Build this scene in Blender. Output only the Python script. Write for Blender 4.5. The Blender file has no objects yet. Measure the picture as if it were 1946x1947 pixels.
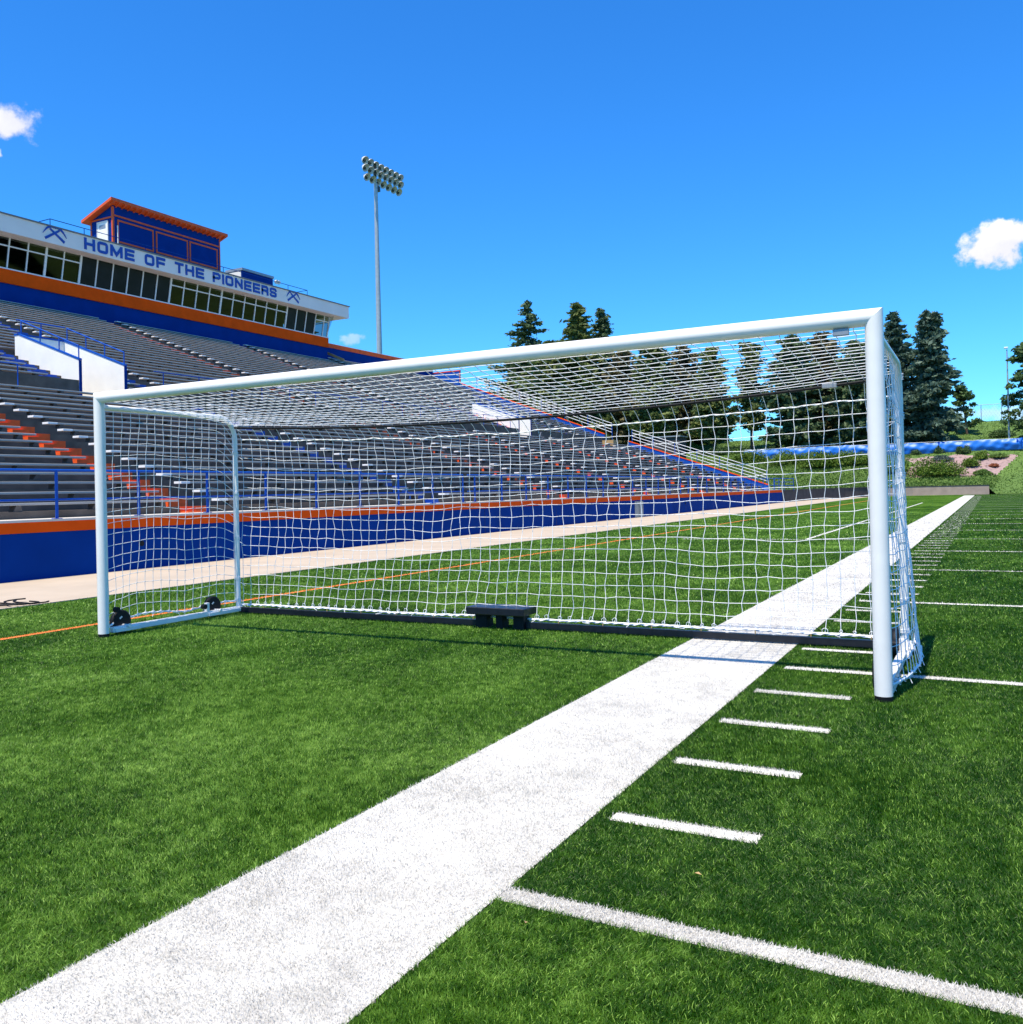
import bpy, math, random
import numpy as np
from mathutils import Vector, Matrix
random.seed(7); RNG = np.random.default_rng(11)
SC = bpy.context.scene; COL = SC.collection
R = math.radians

# ------------------------------------------------------------------ camera
cam = bpy.data.objects.new('camera', bpy.data.cameras.new('camera')); COL.objects.link(cam)
CAM = (1.5276, -2.8414, 1.4115)
yaw, pitch, roll, FPX, CX, CY = 0.51908, 0.007047, -0.0233989, 1751.98, 885.918, 925.285
fw = Vector((-math.sin(yaw)*math.cos(pitch), math.cos(yaw)*math.cos(pitch), math.sin(pitch)))
rt = Vector((math.cos(yaw), math.sin(yaw), 0)); up = rt.cross(fw)
rt2 = math.cos(roll)*rt + math.sin(roll)*up; up2 = -math.sin(roll)*rt + math.cos(roll)*up
cam.matrix_world = Matrix(((rt2.x, up2.x, -fw.x, CAM[0]), (rt2.y, up2.y, -fw.y, CAM[1]), (rt2.z, up2.z, -fw.z, CAM[2]), (0, 0, 0, 1)))
cam.data.sensor_fit = 'HORIZONTAL'; cam.data.sensor_width = 36
cam.data.lens = FPX/1946*36
cam.data.shift_x = (973-CX)/1946; cam.data.shift_y = -(973.5-CY)/1946
cam.data.clip_start = 0.05; cam.data.clip_end = 4000
SC.camera = cam

# ------------------------------------------------------------------ sky and sun
SUN = Vector((-0.16, -1.04, 2.5)).normalized()
W = bpy.data.worlds.new('World'); SC.world = W; W.use_nodes = True
nt = W.node_tree; nt.nodes.clear(); N = nt.nodes.new; LK = nt.links.new
sky = N('ShaderNodeTexSky'); sky.sky_type = 'NISHITA'; sky.sun_disc = False
sky.sun_elevation = math.asin(SUN.z); sky.sun_rotation = math.atan2(SUN.x, SUN.y)
sky.altitude = 300; sky.air_density = 1.0; sky.dust_density = 0.35; sky.ozone_density = 4.0
tc = N('ShaderNodeTexCoord')
hs = N('ShaderNodeHueSaturation'); hs.inputs['Saturation'].default_value = 1.22; hs.inputs['Hue'].default_value = 0.497
LK(sky.outputs[0], hs.inputs['Color'])
tint = N('ShaderNodeMix'); tint.data_type = 'RGBA'; tint.blend_type = 'MULTIPLY'; tint.inputs[0].default_value = 1.0
LK(hs.outputs[0], tint.inputs[6]); tint.inputs[7].default_value = (.44, 1.03, 1.50, 1)
def cloud_mask(d, right, a, b, scale, seed, thr, tilt=0.0):
    """soft noisy ellipse round direction d (unit), half sizes a (sideways) and b (upward) as tangents"""
    d = Vector(d).normalized(); r_ = Vector((-d.y, d.x, 0)).normalized()*-1; u_ = r_.cross(d)
    r2 = math.cos(tilt)*r_ + math.sin(tilt)*u_; u2 = -math.sin(tilt)*r_ + math.cos(tilt)*u_
    def dot(v):
        n = N('ShaderNodeVectorMath'); n.operation = 'DOT_PRODUCT'; LK(tc.outputs['Generated'], n.inputs[0]); n.inputs[1].default_value = v; return n.outputs['Value']
    def m(op, x, y=None):
        n = N('ShaderNodeMath'); n.operation = op
        for i, q in enumerate((x, y)):
            if q is None: continue
            if isinstance(q, (int, float)): n.inputs[i].default_value = q
            else: LK(q, n.inputs[i])
        return n.outputs[0]
    x = m('DIVIDE', dot(r2), a); y = m('DIVIDE', dot(u2), b)
    rr = m('SQRT', m('ADD', m('MULTIPLY', x, x), m('MULTIPLY', y, y)))
    mp = N('ShaderNodeMapping'); mp.inputs['Location'].default_value = (seed, seed*.7, 0); LK(tc.outputs['Generated'], mp.inputs[0])
    nz = N('ShaderNodeTexNoise'); nz.inputs['Scale'].default_value = scale; nz.inputs['Detail'].default_value = 9; nz.inputs['Roughness'].default_value = .58
    LK(mp.outputs[0], nz.inputs['Vector'])
    v = m('ADD', m('SUBTRACT', 1.0, rr), m('MULTIPLY', m('SUBTRACT', nz.outputs['Fac'], .5), 3.2))
    mr = N('ShaderNodeMapRange'); mr.interpolation_type = 'SMOOTHSTEP'; LK(v, mr.inputs[0])
    mr.inputs[1].default_value = thr; mr.inputs[2].default_value = thr+.55
    front = m('GREATER_THAN', dot(d), .5)
    body = m('ADD', m('MULTIPLY', y, .10), m('MULTIPLY', nz.outputs['Fac'], .5))
    return m('MULTIPLY', mr.outputs[0], front), body
col = tint.outputs[2]
for (d, a, b, sc, sd, thr, tl, op) in [((-.775, .526, .352), .028, .025, 22, 3.1, .14, .9, .95), ((.013, .975, .2185), .043, .021, 34, 5.3, .08, .12, 1.0),
        ((-.585, .794, .168), .022, .008, 45, 1.7, .25, .3, .35), ((-.002, .998, .064), .05, .010, 34, 8.2, .15, 0, .45), ((-.792, .520, .321), .010, .006, 60, 2.2, .1, 0, .7)]:
    mask, body = cloud_mask(d, None, a, b, sc, sd, thr, tl)
    cr = N('ShaderNodeMapRange'); LK(body, cr.inputs[0]); cr.inputs[1].default_value = .1; cr.inputs[2].default_value = .42
    cr.inputs[3].default_value = 4.6; cr.inputs[4].default_value = 7.0
    comb = N('ShaderNodeCombineColor'); LK(cr.outputs[0], comb.inputs[0]); LK(cr.outputs[0], comb.inputs[1])
    bl = N('ShaderNodeMath'); bl.operation = 'MULTIPLY_ADD'; LK(cr.outputs[0], bl.inputs[0]); bl.inputs[1].default_value = .8; bl.inputs[2].default_value = 1.6
    LK(bl.outputs[0], comb.inputs[2])
    mk = N('ShaderNodeMath'); mk.operation = 'MULTIPLY'; LK(mask, mk.inputs[0]); mk.inputs[1].default_value = op
    mx = N('ShaderNodeMix'); mx.data_type = 'RGBA'; LK(mk.outputs[0], mx.inputs[0]); LK(col, mx.inputs[6]); LK(comb.outputs[0], mx.inputs[7])
    col = mx.outputs[2]
bg = N('ShaderNodeBackground'); LK(col, bg.inputs[0]); bg.inputs[1].default_value = 0.125
wo = N('ShaderNodeOutputWorld'); LK(bg.outputs[0], wo.inputs[0])
sl = bpy.data.lights.new('sun', 'SUN'); sl.energy = 5.0; sl.angle = R(.53); sl.color = (1, .90, .72)
so = bpy.data.objects.new('sun', sl); COL.objects.link(so); so.rotation_euler = SUN.to_track_quat('Z', 'Y').to_euler(); so.location = (0, -20, 60)
SC.view_settings.view_transform = 'Standard'; SC.view_settings.look = 'None'; SC.view_settings.exposure = 0.44; SC.view_settings.gamma = 1
SC.cycles.max_bounces = 6; SC.cycles.transparent_max_bounces = 12

# ------------------------------------------------------------------ materials
def mat(name, rgb, rough=.7, var=.12, scale=6, bump=0, bscale=40, metal=0, spec=.5, rgb2=None, detail=6, vmap=None):
    m = bpy.data.materials.new(name); m.use_nodes = True; t = m.node_tree; b = t.nodes['Principled BSDF']
    b.inputs['Roughness'].default_value = rough; b.inputs['Metallic'].default_value = metal; b.inputs['Specular IOR Level'].default_value = spec
    g = t.nodes.new('ShaderNodeNewGeometry'); src = g.outputs['Position']
    if vmap:
        mp = t.nodes.new('ShaderNodeMapping'); mp.inputs['Scale'].default_value = vmap; t.links.new(src, mp.inputs[0]); src = mp.outputs[0]
    nz = t.nodes.new('ShaderNodeTexNoise'); nz.inputs['Scale'].default_value = scale; nz.inputs['Detail'].default_value = detail; t.links.new(src, nz.inputs['Vector'])
    r = t.nodes.new('ShaderNodeValToRGB'); c = rgb
    r.color_ramp.elements[0].position = .3; r.color_ramp.elements[1].position = .7
    lo = tuple(max(0, x*(1-var)) for x in c) if rgb2 is None else rgb2
    r.color_ramp.elements[0].color = (*lo, 1); r.color_ramp.elements[1].color = (*(tuple(min(1, x*(1+var)) for x in c) if rgb2 is None else c), 1)
    t.links.new(nz.outputs['Fac'], r.inputs[0]); t.links.new(r.outputs[0], b.inputs['Base Color'])
    if bump:
        n2 = t.nodes.new('ShaderNodeTexNoise'); n2.inputs['Scale'].default_value = bscale; n2.inputs['Detail'].default_value = 4; t.links.new(g.outputs['Position'], n2.inputs['Vector'])
        bp = t.nodes.new('ShaderNodeBump'); bp.inputs['Strength'].default_value = bump; bp.inputs['Distance'].default_value = .02
        t.links.new(n2.outputs['Fac'], bp.inputs['Height']); t.links.new(bp.outputs[0], b.inputs['Normal'])
    return m
M = {}
M['white_paint'] = mat('white_paint', (.84, .82, .77), .35, .03, 8, 0, spec=.35)
M['white_wall'] = mat('white_wall', (.88, .86, .80), .7, .05, 1.5, .05)
M['net'] = mat('net', (.86, .86, .86), .6, .05, 30)
M['black'] = mat('black_rubber', (.006, .007, .008), .6, .3, 20, spec=.25)
M['black_metal'] = mat('black_metal', (.010, .012, .018), .32, .2, 12, spec=.4)
M['blue'] = mat('blue_paint', (.001, .036, .22), .9, .10, 1.2, .06, 60, spec=.08)
M['blue_rail'] = mat('blue_rail', (.004, .075, .40), .5, .08, 4, spec=.25)
M['orange'] = mat('orange_paint', (.80, .085, .003), .85, .10, 1.4, .06, 60, spec=.1)
M['orange_trim'] = mat('orange_trim', (.72, .095, .008), .55, .12, 3)
M['orange_step'] = mat('orange_step', (.85, .10, .008), .7, .18, 3, .1)
M['blue_step'] = mat('blue_step', (.01, .09, .42), .7, .15, 3, .1)
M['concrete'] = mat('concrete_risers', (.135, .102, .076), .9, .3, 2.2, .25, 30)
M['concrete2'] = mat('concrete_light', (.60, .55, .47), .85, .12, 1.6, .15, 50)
M['plank'] = mat('bench_plank', (.42, .395, .36), .45, .14, 1.5, 0, vmap=(6, .5, 6))
M['bracket'] = mat('bench_bracket', (.10, .09, .085), .8, .2, 5)
M['wing_cap'] = mat('plank_end_cap', (.82, .82, .8), .5, .05, 5)
M['track'] = mat('track_paving', (.47, .385, .285), .9, .09, .9, .2, 90)
M['fascia'] = mat('fascia_panel', (.80, .76, .70), .6, .04, .8)
M['roof_edge'] = mat('roof_edge_metal', (.16, .17, .18), .5, .1, 5)
M['frame'] = mat('window_frame', (.70, .74, .76), .4, .05, 5)
M['letter'] = mat('letter_blue', (.008, .06, .36), .5, .08, 3)
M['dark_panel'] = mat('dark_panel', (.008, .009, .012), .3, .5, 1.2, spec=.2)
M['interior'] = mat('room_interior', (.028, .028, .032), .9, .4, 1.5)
M['galv'] = mat('galvanised_steel', (.42, .44, .44), .42, .1, 3, metal=.35)
M['lamp_shell'] = mat('lamp_reflector', (.74, .74, .70), .3, .1, 5, metal=.15)
M['lamp_dark'] = mat('lamp_housing', (.05, .055, .06), .4, .2, 5)
M['grey_metal'] = mat('grey_metal', (.30, .32, .34), .4, .1, 6, metal=.3)
M['bark'] = mat('bark', (.085, .06, .045), .95, .35, 9, .5, 30)
M['tarp'] = mat('tarp_blue', (.012, .16, .62), .45, .12, 1.5, .3, 4)
M['rock'] = mat('rock_mulch', (.40, .27, .25), .95, .2, 3, .6, 14, rgb2=(.26, .18, .17))
M['wall_block'] = mat('wall_block', (.36, .27, .22), .9, .14, 1.4, .3, 20)
M['wall_dark'] = mat('wall_dark', (.05, .045, .045), .9, .3, 1.4, .3, 20)
M['bank_grass'] = mat('bank_grass', (.115, .20, .03), .9, .2, .35, .6, 12, rgb2=(.07, .135, .022), detail=10)
M['wood'] = mat('wood_box', (.45, .30, .13), .8, .15, 4)
M['white_fibre'] = mat('white_turf', (.72, .71, .68), .9, .2, 90, detail=10, rgb2=(.46, .45, .43), spec=.1)
M['orange_fibre'] = mat('orange_turf', (.80, .22, .04), .75, .08, 60)
M['brick'] = mat('brick_red', (.40, .16, .10), .9, .15, 3)

def foliage(name, dark, light, scale=.9, trans=.25):
    m = bpy.data.materials.new(name); m.use_nodes = True; t = m.node_tree; b = t.nodes['Principled BSDF']
    b.inputs['Roughness'].default_value = .6; b.inputs['Specular IOR Level'].default_value = .3
    g = t.nodes.new('ShaderNodeNewGeometry'); nz = t.nodes.new('ShaderNodeTexNoise'); nz.inputs['Scale'].default_value = scale; nz.inputs['Detail'].default_value = 5
    t.links.new(g.outputs['Position'], nz.inputs['Vector'])
    r = t.nodes.new('ShaderNodeValToRGB'); r.color_ramp.elements[0].position = .35; r.color_ramp.elements[1].position = .66
    r.color_ramp.elements[0].color = (*dark, 1); r.color_ramp.elements[1].color = (*light, 1)
    t.links.new(nz.outputs['Fac'], r.inputs[0]); t.links.new(r.outputs[0], b.inputs['Base Color'])
    tr = t.nodes.new('ShaderNodeBsdfTranslucent'); t.links.new(r.outputs[0], tr.inputs['Color'])
    mx = t.nodes.new('ShaderNodeMixShader'); mx.inputs[0].default_value = trans
    t.links.new(b.outputs[0], mx.inputs[1]); t.links.new(tr.outputs[0], mx.inputs[2]); t.links.new(mx.outputs[0], t.nodes['Material Output'].inputs[0])
    return m
M['spruce'] = foliage('spruce_needles', (.040, .075, .034), (.14, .20, .085))
M['blue_spruce'] = foliage('blue_spruce_needles', (.040, .080, .058), (.14, .21, .145))
M['pine'] = foliage('pine_needles', (.06, .095, .028), (.22, .26, .08))
M['brown_pine'] = foliage('browning_pine_needles', (.08, .075, .035), (.22, .19, .09))
M['leafy'] = foliage('broad_leaves', (.04, .085, .025), (.10, .17, .05))
M['juniper'] = foliage('juniper_leaves', (.06, .12, .012), (.17, .26, .03), 1.4)
M['grey_shrub'] = foliage('grey_shrub_leaves', (.07, .10, .08), (.13, .17, .14), 1.4)
M['cover'] = foliage('ground_cover_leaves', (.07, .14, .02), (.15, .24, .05), .8)
M['red_shrub'] = foliage('red_shrub_leaves', (.22, .06, .03), (.40, .14, .06), 1)

# turf: large colour patches painting in the sheen of leaning pile, fine grain, worn tone
def turf_mat(name, base=False):
    m = bpy.data.materials.new(name); m.use_nodes = True; t = m.node_tree; b = t.nodes['Principled BSDF']
    b.inputs['Roughness'].default_value = .45 if not base else .9; b.inputs['Specular IOR Level'].default_value = .16 if not base else .03
    g = t.nodes.new('ShaderNodeNewGeometry')
    def noise(s, d=5, sc=None):
        n = t.nodes.new('ShaderNodeTexNoise'); n.inputs['Scale'].default_value = s; n.inputs['Detail'].default_value = d
        if sc:
            mp = t.nodes.new('ShaderNodeMapping'); mp.inputs['Scale'].default_value = sc; t.links.new(g.outputs['Position'], mp.inputs[0]); t.links.new(mp.outputs[0], n.inputs['Vector'])
        else: t.links.new(g.outputs['Position'], n.inputs['Vector'])
        return n.outputs['Fac']
    def mul(a, b_):
        n = t.nodes.new('ShaderNodeMath'); n.operation = 'MULTIPLY_ADD'; t.links.new(a, n.inputs[0]); n.inputs[1].default_value = b_[0]; n.inputs[2].default_value = b_[1]; return n.outputs[0]
    def add(a, b_):
        n = t.nodes.new('ShaderNodeMath'); n.operation = 'ADD'; t.links.new(a, n.inputs[0]); t.links.new(b_, n.inputs[1]); return n.outputs[0]
    f = add(add(mul(noise(.35, 3), (1.0, -.22)), mul(noise(2.6, 4, (1, .45, 1)), (.75, -.38))), add(mul(noise(13, 5), (1.35, -.69)), mul(g.outputs['Random Per Island'] if not base else noise(170, 2), (.42, -.21) if not base else (1.1, -.55))))
    if not base:      # glints painted as colour: a few fibres made paler
        gt = t.nodes.new('ShaderNodeMath'); gt.operation = 'GREATER_THAN'; t.links.new(g.outputs['Random Per Island'], gt.inputs[0]); gt.inputs[1].default_value = .93; f = add(f, mul(gt.outputs[0], (.55, 0)))
    # the playing field inside the line is coloured darker than the apron outside it
    sx = t.nodes.new('ShaderNodeSeparateXYZ'); t.links.new(g.outputs['Position'], sx.inputs[0])
    pm = t.nodes.new('ShaderNodeMapRange'); t.links.new(sx.outputs[0], pm.inputs[0]); pm.inputs[1].default_value = -.5; pm.inputs[2].default_value = -.4; pm.inputs[3].default_value = .09; pm.inputs[4].default_value = -.12
    f = add(f, pm.outputs[0])
    r = t.nodes.new('ShaderNodeValToRGB'); e = r.color_ramp.elements
    e[0].position = 0.0; e[1].position = .95; k = .8 if base else 1.0
    e[0].color = (.010*k, .046*k, .001*k, 1); e[1].color = (.25*k, .42*k, .07*k, 1)
    x = e.new(.42); x.color = (.066*k, .156*k, .013*k, 1)
    t.links.new(f, r.inputs[0]); t.links.new(r.outputs[0], b.inputs['Base Color'])
    if base:
        n2 = t.nodes.new('ShaderNodeTexNoise'); n2.inputs['Scale'].default_value = 120; n2.inputs['Detail'].default_value = 3; t.links.new(g.outputs['Position'], n2.inputs['Vector'])
        bp = t.nodes.new('ShaderNodeBump'); bp.inputs['Strength'].default_value = .8; bp.inputs['Distance'].default_value = .02
        t.links.new(n2.outputs['Fac'], bp.inputs['Height']); t.links.new(bp.outputs[0], b.inputs['Normal'])
    return m
def white_turf_mat():
    m = bpy.data.materials.new('white_turf'); m.use_nodes = True; t = m.node_tree; b = t.nodes['Principled BSDF']
    b.inputs['Roughness'].default_value = .8; b.inputs['Specular IOR Level'].default_value = .12
    g = t.nodes.new('ShaderNodeNewGeometry'); acc = g.outputs['Random Per Island']; first = True
    for (sc_, amp) in ((1.6, .9), (9, .7), (120, .9)):
        n = t.nodes.new('ShaderNodeTexNoise'); n.inputs['Scale'].default_value = sc_; n.inputs['Detail'].default_value = 5; t.links.new(g.outputs['Position'], n.inputs['Vector'])
        k = t.nodes.new('ShaderNodeMath'); k.operation = 'MULTIPLY_ADD'; t.links.new(n.outputs['Fac'], k.inputs[0]); k.inputs[1].default_value = amp; k.inputs[2].default_value = -amp*.5
        a = t.nodes.new('ShaderNodeMath'); a.operation = 'ADD'; t.links.new(acc, a.inputs[0]); t.links.new(k.outputs[0], a.inputs[1]); acc = a.outputs[0]
    r = t.nodes.new('ShaderNodeValToRGB'); e = r.color_ramp.elements; e[0].position = 0; e[1].position = .75; e[0].color = (.40, .385, .35, 1); e[1].color = (.74, .715, .65, 1)
    t.links.new(acc, r.inputs[0]); t.links.new(r.outputs[0], b.inputs['Base Color']); return m
M['white_fibre'] = white_turf_mat()
M['turf'] = turf_mat('green_turf_fibre'); M['turf_base'] = turf_mat('green_turf_base', True)

def glass_mat():
    m = bpy.data.materials.new('tinted_glass'); m.use_nodes = True; t = m.node_tree; t.nodes.remove(t.nodes['Principled BSDF'])
    a = t.nodes.new('ShaderNodeBsdfTransparent'); a.inputs[0].default_value = (.55, .60, .60, 1)
    b = t.nodes.new('ShaderNodeBsdfGlossy'); b.inputs[0].default_value = (.8, .8, .8, 1); b.inputs['Roughness'].default_value = .03
    fr = t.nodes.new('ShaderNodeFresnel'); fr.inputs[0].default_value = 1.5
    mx = t.nodes.new('ShaderNodeMixShader'); t.links.new(fr.outputs[0], mx.inputs[0]); t.links.new(a.outputs[0], mx.inputs[1]); t.links.new(b.outputs[0], mx.inputs[2])
    t.links.new(mx.outputs[0], t.nodes['Material Output'].inputs[0]); return m
M['glass'] = glass_mat()

# ------------------------------------------------------------------ mesh helpers
class MB:
    def __init__(s): s.v = []; s.f = []; s.sm = []; s.mi = []
    def add(s, vs, fs, smooth=False, mi=0):
        o = len(s.v); s.v += [tuple(q) for q in vs]
        for q in fs: s.f.append(tuple(i+o for i in q)); s.sm.append(smooth); s.mi.append(mi)
        return s
    def box(s, x0, x1, y0, y1, z0, z1, mi=0):
        return s.add([(x0, y0, z0), (x1, y0, z0), (x1, y1, z0), (x0, y1, z0), (x0, y0, z1), (x1, y0, z1), (x1, y1, z1), (x0, y1, z1)],
              [(0, 3, 2, 1), (4, 5, 6, 7), (0, 1, 5, 4), (1, 2, 6, 5), (2, 3, 7, 6), (3, 0, 4, 7)], mi=mi)
    def bbox(s, x0, x1, y0, y1, z0, z1, b=.006, mi=0):
        """box with chamfered edges"""
        vs = []; X = ((x0, b), (x1, -b)); Y = ((y0, b), (y1, -b)); Z = ((z0, b), (z1, -b)); idx = {}
        for i in (0, 1):
            for j in (0, 1):
                for k in (0, 1):
                    x, dx = X[i]; y, dy = Y[j]; z, dz = Z[k]
                    idx[i, j, k] = len(vs); vs += [(x, y+dy, z+dz), (x+dx, y, z+dz), (x+dx, y+dy, z)]
        f = []
        for i in (0, 1): f.append([idx[i, a, c] for a, c in ((0, 0), (1, 0), (1, 1), (0, 1))][::(-1 if i == 0 else 1)])
        for j in (0, 1): f.append([idx[a, j, c]+1 for a, c in ((0, 0), (0, 1), (1, 1), (1, 0))][::(-1 if j == 0 else 1)])
        for k in (0, 1): f.append([idx[a, c, k]+2 for a, c in ((0, 0), (1, 0), (1, 1), (0, 1))][::(-1 if k == 0 else 1)])
        for i in (0, 1):
            for j in (0, 1): f.append((idx[i, j, 0], idx[i, j, 1], idx[i, j, 1]+1, idx[i, j, 0]+1))
        for i in (0, 1):
            for k in (0, 1): f.append((idx[i, 0, k], idx[i, 1, k], idx[i, 1, k]+2, idx[i, 0, k]+2))
        for j in (0, 1):
            for k in (0, 1): f.append((idx[0, j, k]+1, idx[1, j, k]+1, idx[1, j, k]+2, idx[0, j, k]+2))
        for i in (0, 1):
            for j in (0, 1):
                for k in (0, 1): q = idx[i, j, k]; f.append((q, q+1, q+2))
        return s.add(vs, f, mi=mi)
    def tube(s, pts, r, n=8, caps=True, smooth=True, mi=0, r2=None, closed=False):
        pts = [Vector(q) for q in pts]; m_ = len(pts); vs = []; fs = []; u = None
        for i, q in enumerate(pts):
            if closed: d = (pts[(i+1) % m_]-pts[i-1]).normalized()
            else:
                a = pts[max(i-1, 0)]; b = pts[min(i+1, m_-1)]; d = (b-a).normalized()
            if u is None:
                u = d.cross(Vector((0, 0, 1)));
                if u.length < 1e-3: u = d.cross(Vector((0, 1, 0)))
            u = (u-d*u.dot(d)).normalized(); w = d.cross(u)
            k = 1.0
            if 0 < i < m_-1 and not closed:
                c = (pts[i]-pts[i-1]).normalized().dot(d); k = 1/max(c, .5)
            rad = r if r2 is None else r+(r2-r)*i/(m_-1)
            for j in range(n):
                t = 2*math.pi*j/n; vs.append(q+u*math.cos(t)*rad*(k if m_ == 99 else 1)+w*math.sin(t)*rad)
        for i in range(m_-(0 if closed else 1)):
            a = i*n; b = ((i+1) % m_)*n
            for j in range(n): fs.append((a+j, a+(j+1) % n, b+(j+1) % n, b+j))
        s.add(vs, fs, smooth, mi)
        if caps and not closed:
            s.add(vs[:n], [tuple(range(n))[::-1]], False, mi); s.add(vs[(m_-1)*n:], [tuple(range(n))], False, mi)
        return s
    def prism(s, poly, axis, a, b, mi=0):
        """poly: 2D outline; axis the extrusion axis"""
        def P(p, t):
            return {'x': (t, p[0], p[1]), 'y': (p[0], t, p[1]), 'z': (p[0], p[1], t)}[axis]
        n = len(poly); vs = [P(q, a) for q in poly]+[P(q, b) for q in poly]
        return s.add(vs, [tuple(range(n)), tuple(range(2*n-1, n-1, -1))]+[(i, i+n, (i+1) % n+n, (i+1) % n) for i in range(n)], mi=mi)
    def build(s, name, m, parent=None, fixn=True):
        me = bpy.data.meshes.new(name); me.from_pydata(s.v, [], s.f); me.polygons.foreach_set('use_smooth', s.sm)
        ms = m if isinstance(m, (list, tuple)) else [m]
        for q in ms: me.materials.append(M[q] if isinstance(q, str) else q)
        if len(ms) > 1: me.polygons.foreach_set('material_index', s.mi)
        if fixn and len(s.f) < 60000:
            import bmesh
            bm = bmesh.new(); bm.from_mesh(me); bmesh.ops.recalc_face_normals(bm, faces=bm.faces[:]); bm.to_mesh(me); bm.free()
        o = bpy.data.objects.new(name, me); COL.objects.link(o)
        if parent is not None: attach(o, parent)
        return o
def attach(o, parent):
    o.parent = parent
    # parts are modelled in world space; cancel the parent's own place
    p = parent; off = Vector((0, 0, 0))
    while p is not None: off += Vector(p.location); p = p.parent
    o.location = Vector(o.location)-off
def tag(o, label=None, cat=None, group=None, kind=None):
    if label: o['label'] = label
    if cat: o['category'] = cat
    if group: o['group'] = group
    if kind: o['kind'] = kind
    return o
def thing(name, loc, label, cat, group=None):
    o = bpy.data.objects.new(name, None); COL.objects.link(o); o.location = loc; o.empty_display_size = .3
    return tag(o, label, cat, group)
def npmesh(name, V, F, m, mi=None, parent=None, smooth=False):
    """V (n,3) and F (k,3 or 4) arrays"""
    me = bpy.data.meshes.new(name); k = F.shape[1]
    me.vertices.add(len(V)); me.vertices.foreach_set('co', V.astype(np.float32).ravel())
    me.loops.add(F.size); me.loops.foreach_set('vertex_index', F.astype(np.int32).ravel())
    me.polygons.add(len(F)); me.polygons.foreach_set('loop_start', np.arange(0, F.size, k, dtype=np.int32)); me.polygons.foreach_set('loop_total', np.full(len(F), k, dtype=np.int32))
    for q in (m if isinstance(m, (list, tuple)) else [m]): me.materials.append(M[q] if isinstance(q, str) else q)
    if mi is not None: me.polygons.foreach_set('material_index', mi.astype(np.int32))
    if smooth: me.polygons.foreach_set('use_smooth', np.ones(len(F), dtype=bool))
    me.update(calc_edges=True)
    o = bpy.data.objects.new(name, me); COL.objects.link(o)
    if parent is not None: attach(o, parent)
    return o

# ================================================================== THE SETTING
YD = .9144
# --- bank terrain beyond the field: height depends on the distance past the low wall
WALLP = np.array([(-13.95, 78.3), (-13.4, 90), (-12.0, 101), (-9.5, 107.0), (-6, 108.6), (1.25, 108.9)])
def dist_wall(x, y):
    x = np.asarray(x, float); y = np.asarray(y, float); best = np.full(x.shape, 1e9)
    pts = list(WALLP)+[np.array((60., 112.))]
    pts = [np.array((-60., 78.3))]+pts
    for a, b in zip(pts[:-1], pts[1:]):
        d = b-a; t = np.clip(((x-a[0])*d[0]+(y-a[1])*d[1])/(d@d), 0, 1); best = np.minimum(best, np.hypot(x-a[0]-t*d[0], y-a[1]-t*d[1]))
    # inside test: beyond the wall = left of/over it
    yw = np.interp(x, [p[0] for p in pts[1:]], [p[1] for p in pts[1:]], left=78.3)
    yw = np.where(x < -13.95, 78.3, yw)
    return np.where(y > yw, best, -best)
def bank_d(x, y):
    x = np.asarray(x, float); y = np.asarray(y, float); d = dist_wall(x, y); fl = y-108.7
    return np.where(x < 1.2, np.where(d > 0, np.maximum(np.minimum(d, 2.5), np.minimum(d, fl)), d), d)
PR_D = [0, 4, 8, 15, 17.5, 37, 60, 400]; PR_Z = [.95, 1.25, 2.2, 4.45, 5.08, 9.66, 9.9, 9.9]
def bank_z(x, y):
    d = bank_d(x, y)
    z = np.interp(d, PR_D, PR_Z)-np.clip((-np.asarray(x, float)-12)/14, 0, 1)*np.clip((d-18)/18, 0, 1)*1.1
    zr = np.interp(d, [0, 3, 15, 17.5, 37, 60, 400], [0.02, .5, 4.0, 5.0, 9.66, 9.9, 9.9])
    k = np.clip((np.asarray(x)-1.0)/.8, 0, 1); z = z*(1-k)+zr*k
    zz = z + .12*np.sin(np.asarray(x)*.35+1)*np.sin(np.asarray(y)*.31)*np.clip(d/10, 0, 1)
    return np.where(d > 0, zz, -.30)
gx = np.unique(np.concatenate([np.linspace(-320, -60, 27), np.linspace(-60, 20, 301), np.linspace(20, 320, 31)]))
gy = np.unique(np.concatenate([np.linspace(78.35, 150, 290), np.linspace(150, 420, 28)]))
XX, YY = np.meshgrid(gx, gy); ZZ = bank_z(XX, YY)
nx, ny = len(gx), len(gy); idx = np.arange(nx*ny).reshape(ny, nx)
F = np.stack([idx[:-1, :-1], idx[:-1, 1:], idx[1:, 1:], idx[1:, :-1]], -1).reshape(-1, 4)
cxm = (XX[:-1, :-1]+XX[1:, 1:])/2; cym = (YY[:-1, :-1]+YY[1:, 1:])/2; dm = bank_d(cxm, cym)
edge = np.interp(dm, [7.0, 15.5], [1.4, 4.2])
rockm = ((dm > 7.6+.8*np.sin(cxm*1.3)) & (dm < 15.6+.5*np.sin(cxm*2.1)) & (cxm < edge) & (cxm > -7.2+.8*np.sin(cym))).ravel().astype(int)
dv = dist_wall(XX, YY); keep = (np.minimum(np.minimum(dv[:-1, :-1], dv[1:, 1:]), np.minimum(dv[:-1, 1:], dv[1:, :-1])) > 0.02).ravel()
bank = npmesh('hillside', np.stack([XX, YY, ZZ], -1).reshape(-1, 3), F[keep], ['bank_grass', 'rock'], rockm[keep], smooth=True); tag(bank, kind='structure')
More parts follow.
